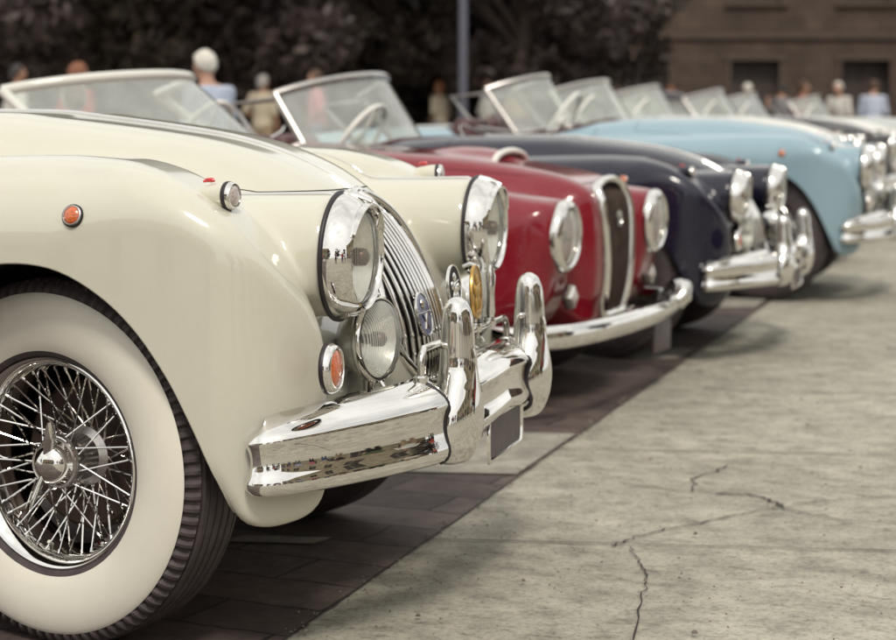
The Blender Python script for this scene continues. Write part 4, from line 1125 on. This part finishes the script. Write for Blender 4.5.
def slab(x0, y0, x1, y1, mt, z=.004, sk=.17):
    return sheet('slab_and_lit_patch', [(x0, y0+sk*(x0)), (x1, y0+sk*x1), (x1+.02, y1+sk*x1), (x0+.02, y1+sk*x0)], z, mt)
slab(-1.2, 1.20, .430, 1.93, light); slab(-.05, .245, .17, .32, light); slab(-1.5, 2.0, -.2, 2.6, light); slab(-.9, 3.9, .47, 4.3, light); slab(-1.4, 6.2, .53, 6.7, light)  # the small sheet under the cream car is a lit patch put into colour
# joints and cracks in the big slabs: thin dark sunken lines drawn as strips
crackm = simple('crack_grime', (.03, .022, .02), .9)
def strip_line(pts, w, jit=.0, name='paving_joint', n=14, sub=True):
    P = []
    for a, b in zip(pts[:-1], pts[1:]):
        for k in range(n): f = k/n; P.append((a[0]+(b[0]-a[0])*f+random.gauss(0, jit), a[1]+(b[1]-a[1])*f+random.gauss(0, jit)))
    P.append(pts[-1]); V = []; F = []
    for i, p in enumerate(P):
        a, b = P[max(i-1, 0)], P[min(i+1, len(P)-1)]; t = Vector((b[0]-a[0], b[1]-a[1])).normalized(); ww = w*random.uniform(.45, 1.25)/2
        V += [(p[0]-t.y*ww, p[1]+t.x*ww, .001), (p[0]+t.y*ww, p[1]-t.x*ww, .001)]
        if i: F.append([2*i-2, 2*i-1, 2*i+1, 2*i])
    o = mesh_obj(name, V, F, crackm, None, False); tag(o, kind='structure'); return o
for y0 in (-3.56, -2.23, -.9, .34, 1.66, 3.0, 4.4, 5.8, 7.3, 9, 11, 13.5):
    strip_line([(jx(y0)+.004, y0+.17*.45), (6.5, y0+.17*6.5)], .007, .0012, n=60)
for x, ya, yb in ((2.6, .40, 2.0), (3.4, -1, .6), (2.1, 2.0, 3.3), (4.2, 2, 3.3), (3, 3.5, 5), (1.9, 5, 6.2)): strip_line([(x, ya+.16*x*.2), (x+.05, yb+.1)], .007, .001, n=20)
strip_line([(jx(y)+.002, y) for y in np.linspace(-6, 30, 40)], .005, .001, n=4)
strip_line([(.915, .476), (.925, .42), (.955, .338), (.975, .27), (1.002, .202), (1.012, .14), (1.018, .076), (1.03, -.1), (1.08, -.4)], .0042, .004, 'paving_crack', 5)
strip_line([(.864, .461), (.90, .56), (.952, .669), (1.03, .78), (1.111, .9), (1.18, 1.0), (1.222, 1.05)], .006, .003, 'paving_crack', 6)
strip_line([(1.222, 1.05), (1.176, 1.132), (1.11, 1.183), (1.02, 1.17)], .011, .004, 'paving_crack', 6)
strip_line([(1.222, 1.02), (1.30, .96), (1.392, .917), (1.6, .90)], .006, .004, 'paving_crack', 5)
strip_line([(.741, 1.239), (.86, 1.20), (.952, 1.175), (.949, 1.284), (.93, 1.36), (.96, 1.46), (1.0, 1.60)], .006, .004, 'paving_crack', 6)
strip_line([(1.25, 1.1), (1.5, 1.27), (1.9, 1.35), (2.4, 1.6)], .006, .006, 'paving_crack', 8)

rnd = np.random.RandomState(11); V_, F_ = [], []
for i in range(1500):
    if i % 3: x, y = jx(0)+abs(rnd.normal())*1.1, rnd.uniform(-.6, 5)
    else: y = rnd.uniform(-.5, 6); x = jx(y)+rnd.normal()*.02
    r = rnd.uniform(.0012, .0038) if rnd.rand() < .95 else rnd.uniform(.004, .007); b = len(V_)
    ph = rnd.uniform(0, 6); P_ = [(x+r*k_*math.cos(ph+q), y+r*k_*math.sin(ph+q)) for q, k_ in zip((0, 1.3, 2.6, 3.8, 5.1), rnd.uniform(.6, 1.2, 5))]
    V_ += [(a, b2, .004) for a, b2 in P_]+[(x+(a-x)*.5, y+(b2-y)*.5, .004+r*.9) for a, b2 in P_]
    F_ += [[b+j, b+(j+1) % 5, b+5+(j+1) % 5, b+5+j] for j in range(5)]+[[b+5, b+6, b+7, b+8, b+9]]
grit = mesh_obj('grit', V_, F_, simple('grit_stone', (.17, .14, .115), .9, 0, .6, 30), None, False); tag(grit, 'fine grit and stone crumbs scattered over the pale paving', 'grit', kind='stuff')
# ================================================================== trees, buildings, lamp post
bark = simple('bark', (.05, .035, .028), .9, 0, .4, 8, .9, 30)
def leaf_mat(name, a, b_):
    mt, nt, b = new_mat(name); oi = nt.nodes.new('ShaderNodeNewGeometry')
    r = ramp(nt, oi.outputs['Random Per Island'], [(0, a), (1, b_)]); lnk(nt, r.outputs[0], b.inputs['Base Color'])
    b.inputs['Roughness'].default_value = .6; return mt
leafA = leaf_mat('dark_foliage', (.030, .020, .022), (.085, .058, .052)); leafB = leaf_mat('brown_foliage', (.030, .021, .018), (.085, .062, .046))
def crown_mesh(n, rx, rz, z0, seed, size=.15):
    rnd = np.random.RandomState(seed); V = []; F = []
    cl_ = []
    for k in range(26):
        a = rnd.uniform(0, 2*math.pi); r = rnd.uniform(.15, .85)**.7; h = rnd.uniform(-.95, .9)
        q = math.sqrt(max(0, 1-h*h))*.95; cl_.append((r*q*rx*math.cos(a), r*q*rx*math.sin(a), z0+rz*h, rnd.uniform(.55, 1.25)))
    for i in range(n):
        c = cl_[rnd.randint(len(cl_))]; d = rnd.normal(size=3); d /= np.linalg.norm(d); rr_ = c[3]*rnd.uniform(.55, 1.0)
        p = np.array(c[:3])+d*rr_*np.array([1.1, 1.1, .8]); u = rnd.normal(size=3); u /= np.linalg.norm(u); v = np.cross(u, rnd.normal(size=3)); v /= np.linalg.norm(v)
        s = size*rnd.uniform(.5, 1.2); b = len(V)
        V += [tuple(p-u*s), tuple(p-v*s*.45+u*.1*s), tuple(p+u*s), tuple(p+v*s*.45)]; F.append([b, b+1, b+2, b+3])
    return V, F
def make_tree(seed, lm_, H=7.5):
    root = empty('broadleaf_tree'); mb = MB(); rnd = random.Random(seed)
    mb.add(tube([(0, 0, -.1), (.03, 0, .4), (-.05, .06, 1.6), (.08, -.05, 2.8), (.02, .05, H*.62)], [.30, .22, .18, .15, .07], 12))
    for k in range(6):
        a = k*1.05+rnd.random(); z = 1.9+.3*k; e = (1.8*math.cos(a), 1.8*math.sin(a), z+1.3)
        mb.add(tube([(0, 0, z), (e[0]*.5, e[1]*.5, z+.8), e], [.09, .06, .025], 7))
    mb.build('trunk', bark, root); V_, F_ = crown_mesh(11000, 2.9, (H-1.9)/2, 1.9+(H-1.9)/2, seed); mesh_obj('crown', V_, F_, lm_, root, False)
    return root
t1, t2, t3 = make_tree(3, leafA), make_tree(8, leafA, 8.5), make_tree(15, leafB, 7)
tl = 'dense dark broadleaf trees behind the spectators'
TLAB = ['dark tree furthest left outside the frame edge', 'dark tree second from the left end of the tree belt', 'dark tree just outside the left edge of the view', 'dark tree at the left edge above the red car windscreen',
 'front row dark tree directly above the red car windscreen', 'front row dark tree left of the white haired man', 'dark tree right of the white haired man', 'dark tree above the navy car windscreen', 'dark tree between the navy windscreen and the lamp post',
 'brownish tree immediately behind the lamp post', 'dark tree right of the lamp post above the blue car windscreen', 'last dark tree before the brown building', 'back row tree at the left corner of the view', 'back row tree behind the white haired man',
 'back row tree behind the navy windscreen', 'back row tree right of the lamp post', 'tree standing near the right end of the brown building', 'tree beyond the right edge of the view', 'furthest right tree of the belt']
tr_spots = [(-420, 36), (-260, 33), (-120, 36), (-10, 31), (75, 37), (150, 32), (232, 38), (300, 33), (385, 36), (455, 40), (520, 34), (585, 41), (30, 45), (190, 46), (340, 46), (505, 47), (1000, 50), (1120, 42), (1260, 46)]
for i, (px, D) in enumerate(tr_spots):
    src = (t1, t2, t3)[i % 3]; t = src if i < 3 else copy_tree(src)
    t.location = at(px, D); t.rotation_euler.z = random.uniform(0, 6.28); s = random.uniform(.9, 1.15); t.scale = (s, s, s)
    tag(t, TLAB[i], 'tree', tl)
# clipped hedge along the back of the square (counted as one mass)
V_, F_ = [], []
rnd = np.random.RandomState(5)
for i in range(30000):
    X = rnd.uniform(-26, 3.4); h = rnd.uniform(0, 1)**.8*2.9*(1+.12*math.sin(X*1.7)+.1*math.sin(X*.6)); dd = rnd.uniform(-.5, .5)
    p = np.array(at(448, 43+dd))+np.array(c_right)*X; p[2] = h; u = rnd.normal(size=3); u /= np.linalg.norm(u); v = np.cross(u, rnd.normal(size=3)); v /= np.linalg.norm(v); s = .2*rnd.uniform(.6, 1.3); b = len(V_)
    V_ += [tuple(p-u*s), tuple(p-v*s*.5), tuple(p+u*s), tuple(p+v*s*.5)]; F_.append([b, b+1, b+2, b+3])
hd_ = mesh_obj('hedge', V_, F_, leafA, None, False); tag(hd_, 'tall dark hedge running behind the trees at the back of the square', 'hedge')
def stone(name, col, sc=1.0):
    mt, nt, b = new_mat(name); br = nt.nodes.new('ShaderNodeTexBrick'); t = nt.nodes.new('ShaderNodeTexCoord'); mp_ = nt.nodes.new('ShaderNodeMapping')
    mp_.inputs['Rotation'].default_value = (R(90), 0, 0); lnk(nt, t.outputs['Object'], mp_.inputs[0]); lnk(nt, mp_.outputs[0], br.inputs['Vector'])
    br.inputs['Scale'].default_value = sc; br.inputs['Color1'].default_value = (*[c*.85 for c in col], 1); br.inputs['Color2'].default_value = (*[min(1, c*1.15) for c in col], 1); br.inputs['Mortar'].default_value = (*[c*.5 for c in col], 1)
    br.inputs['Mortar Size'].default_value = .012; br.inputs['Brick Width'].default_value = .8; br.inputs['Row Height'].default_value = .35
    n = noise(nt, 1.2, 6); p = ramp(nt, n.outputs['Fac'], [(.3, (.6, .58, .55)), (.7, (1.15, 1.15, 1.1))]); m2 = nt.nodes.new('ShaderNodeMix'); m2.data_type = 'RGBA'; m2.blend_type = 'MULTIPLY'; m2.inputs[0].default_value = 1
    lnk(nt, br.outputs['Color'], m2.inputs[6]); lnk(nt, p.outputs[0], m2.inputs[7]); lnk(nt, m2.outputs[2], b.inputs['Base Color']); b.inputs['Roughness'].default_value = .85; return mt
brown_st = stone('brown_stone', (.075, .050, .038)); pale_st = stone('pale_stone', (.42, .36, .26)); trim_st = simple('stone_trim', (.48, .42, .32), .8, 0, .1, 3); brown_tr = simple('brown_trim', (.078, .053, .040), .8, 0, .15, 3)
pane_m = simple('dusty_pane', (.050, .036, .030), .5)
def building(loc, rz, L, H, D_, nb, wall, trim, label, storeys=2):
    root = empty('stone_building', loc, rz); nbay = nb; bw_ = L/nbay; fh = H/storeys
    wm = MB(); rv = .35
    # wall made of piers and spandrels so that windows are real openings
    for i in range(nbay+1):
        x = -L/2+i*bw_; w_ = bw_*.5; x0 = max(x-w_/2, -L/2); x1 = min(x+w_/2, L/2)
        wm.add(box(((x0+x1)/2, 0, H/2), (x1-x0, .6, H)))
    wins = []
    for i in range(nbay):
        x = -L/2+(i+.5)*bw_
        for j in range(storeys):
            zb = j*fh; ys = zb+(fh*.28 if j or i % 3 != 1 else 0); ye = zb+fh*.80
            if ys > zb: wm.add(box((x, 0, (zb+ys)/2), (bw_*.5, .598, ys-zb)))
            wm.add(box((x, 0, (ye+zb+fh)/2), (bw_*.5, .598, zb+fh-ye))); wins.append((x, ys, ye))
    wm.add(box((0, D_/2+.3, H/2), (L, D_-.1, H-.1)))
    wm.build('wall', wall, root, False)
    mb = MB(); mb.add(box((0, -.15, H+.15), (L+.8, 1.1, .3))); mb.add(box((0, -.02, H+.45), (L+.4, .7, .3))); mb.build('cornice', trim, root, False)
    mb = MB(); mb.add(box((0, -.05, fh), (L+.1, .72, .18))); mb.build('string_course', trim, root, False)
    for x, ys, ye in wins:
        w_ = bw_*.5; mb = MB()
        mb.add(box((x-w_/2+.04, -.12, (ys+ye)/2), (.12, .5, ye-ys))); mb.add(box((x+w_/2-.04, -.12, (ys+ye)/2), (.12, .5, ye-ys))); mb.add(box((x, -.13, ye+.05), (w_+.2, .52, .16))); mb.add(box((x, -.15, ys-.03), (w_+.26, .6, .12)))
        mb.add(box((x, .12, (ys+ye)/2), (.06, .08, ye-ys))); o = mb.build('window', trim, root, False)
        mb = MB(); mb.add(box((x, .17, (ys+ye)/2), (w_-.1, .03, ye-ys-.05))); mb.build('pane', pane_m, o, False)
    mb = MB(); mb.add(loft([[(-L/2-.3, -.3, H+.62), (L/2+.3, -.3, H+.62), (L/2+.3, D_+.5, H+.62), (-L/2-.3, D_+.5, H+.62)], [(-L/2+1.5, D_/2-.5, H+2.4), (L/2-1.5, D_/2-.5, H+2.4), (L/2-1.5, D_/2+.5, H+2.4), (-L/2+1.5, D_/2+.5, H+2.4)]])); mb.build('roof', simple('clay_roof', (.20, .09, .05), .85, 0, .2, 4), root, False)
    tag(root, label, 'building'); return root
building(at(860, 60), TH, 46, 11, 9, 13, brown_st, brown_tr, 'long brown stone building behind the spectators on the right', 3)
building((27, -4, 0), R(-90)+R(0), 34, 12, 9, 7, pale_st, trim_st, 'pale stone palace across the square in front of the cars', 2)
building((-14, -34, 0), R(180), 36, 10, 9, 9, pale_st, trim_st, 'pale stone building behind the photographer', 2)
for i, (x, y) in enumerate([(14, -24), (20, -20), (23, 12), (-26, -20), (4, -30), (17, 22)]):
    t = copy_tree((t1, t2, t3)[i % 3]); t.location = (x, y, 0); t.rotation_euler.z = i*1.3; tag(t, ['dark tree nearest the camera between the two pale buildings', 'dark tree at the near corner of the pale palace', 'dark tree in front of the far wing of the pale palace', 'dark tree by the left end of the building behind the photographer', 'dark tree just in front of the building behind the photographer', 'dark tree opposite the far end of the car row'][i], 'tree', 'trees on the photographer side')
# lamp post
lp = empty('lamp_post', at(463, 28)); pm_ = simple('grey_iron', (.11, .11, .14), .5, .3, .1, 10)
mb = MB(); mb.add(lathe([(.16, 0), (.16, .25), (.11, .32), (.085, .5), (.065, 1.2), (.06, 4.4), (.03, 4.5)], (0, 0, 0), (0, 0, 1), 20)); mb.build('post', pm_, lp)
mb = MB(); mb.add(lathe([(.05, 4.45), (.16, 4.5), (.2, 4.95), (.24, 5.0), (.02, 5.25)], (0, 0, 0), (0, 0, 1), 8)); mb.build('lantern', M['lens'], lp)
tag(lp, 'slim grey lamp post rising behind the navy car between the trees', 'lamp post')
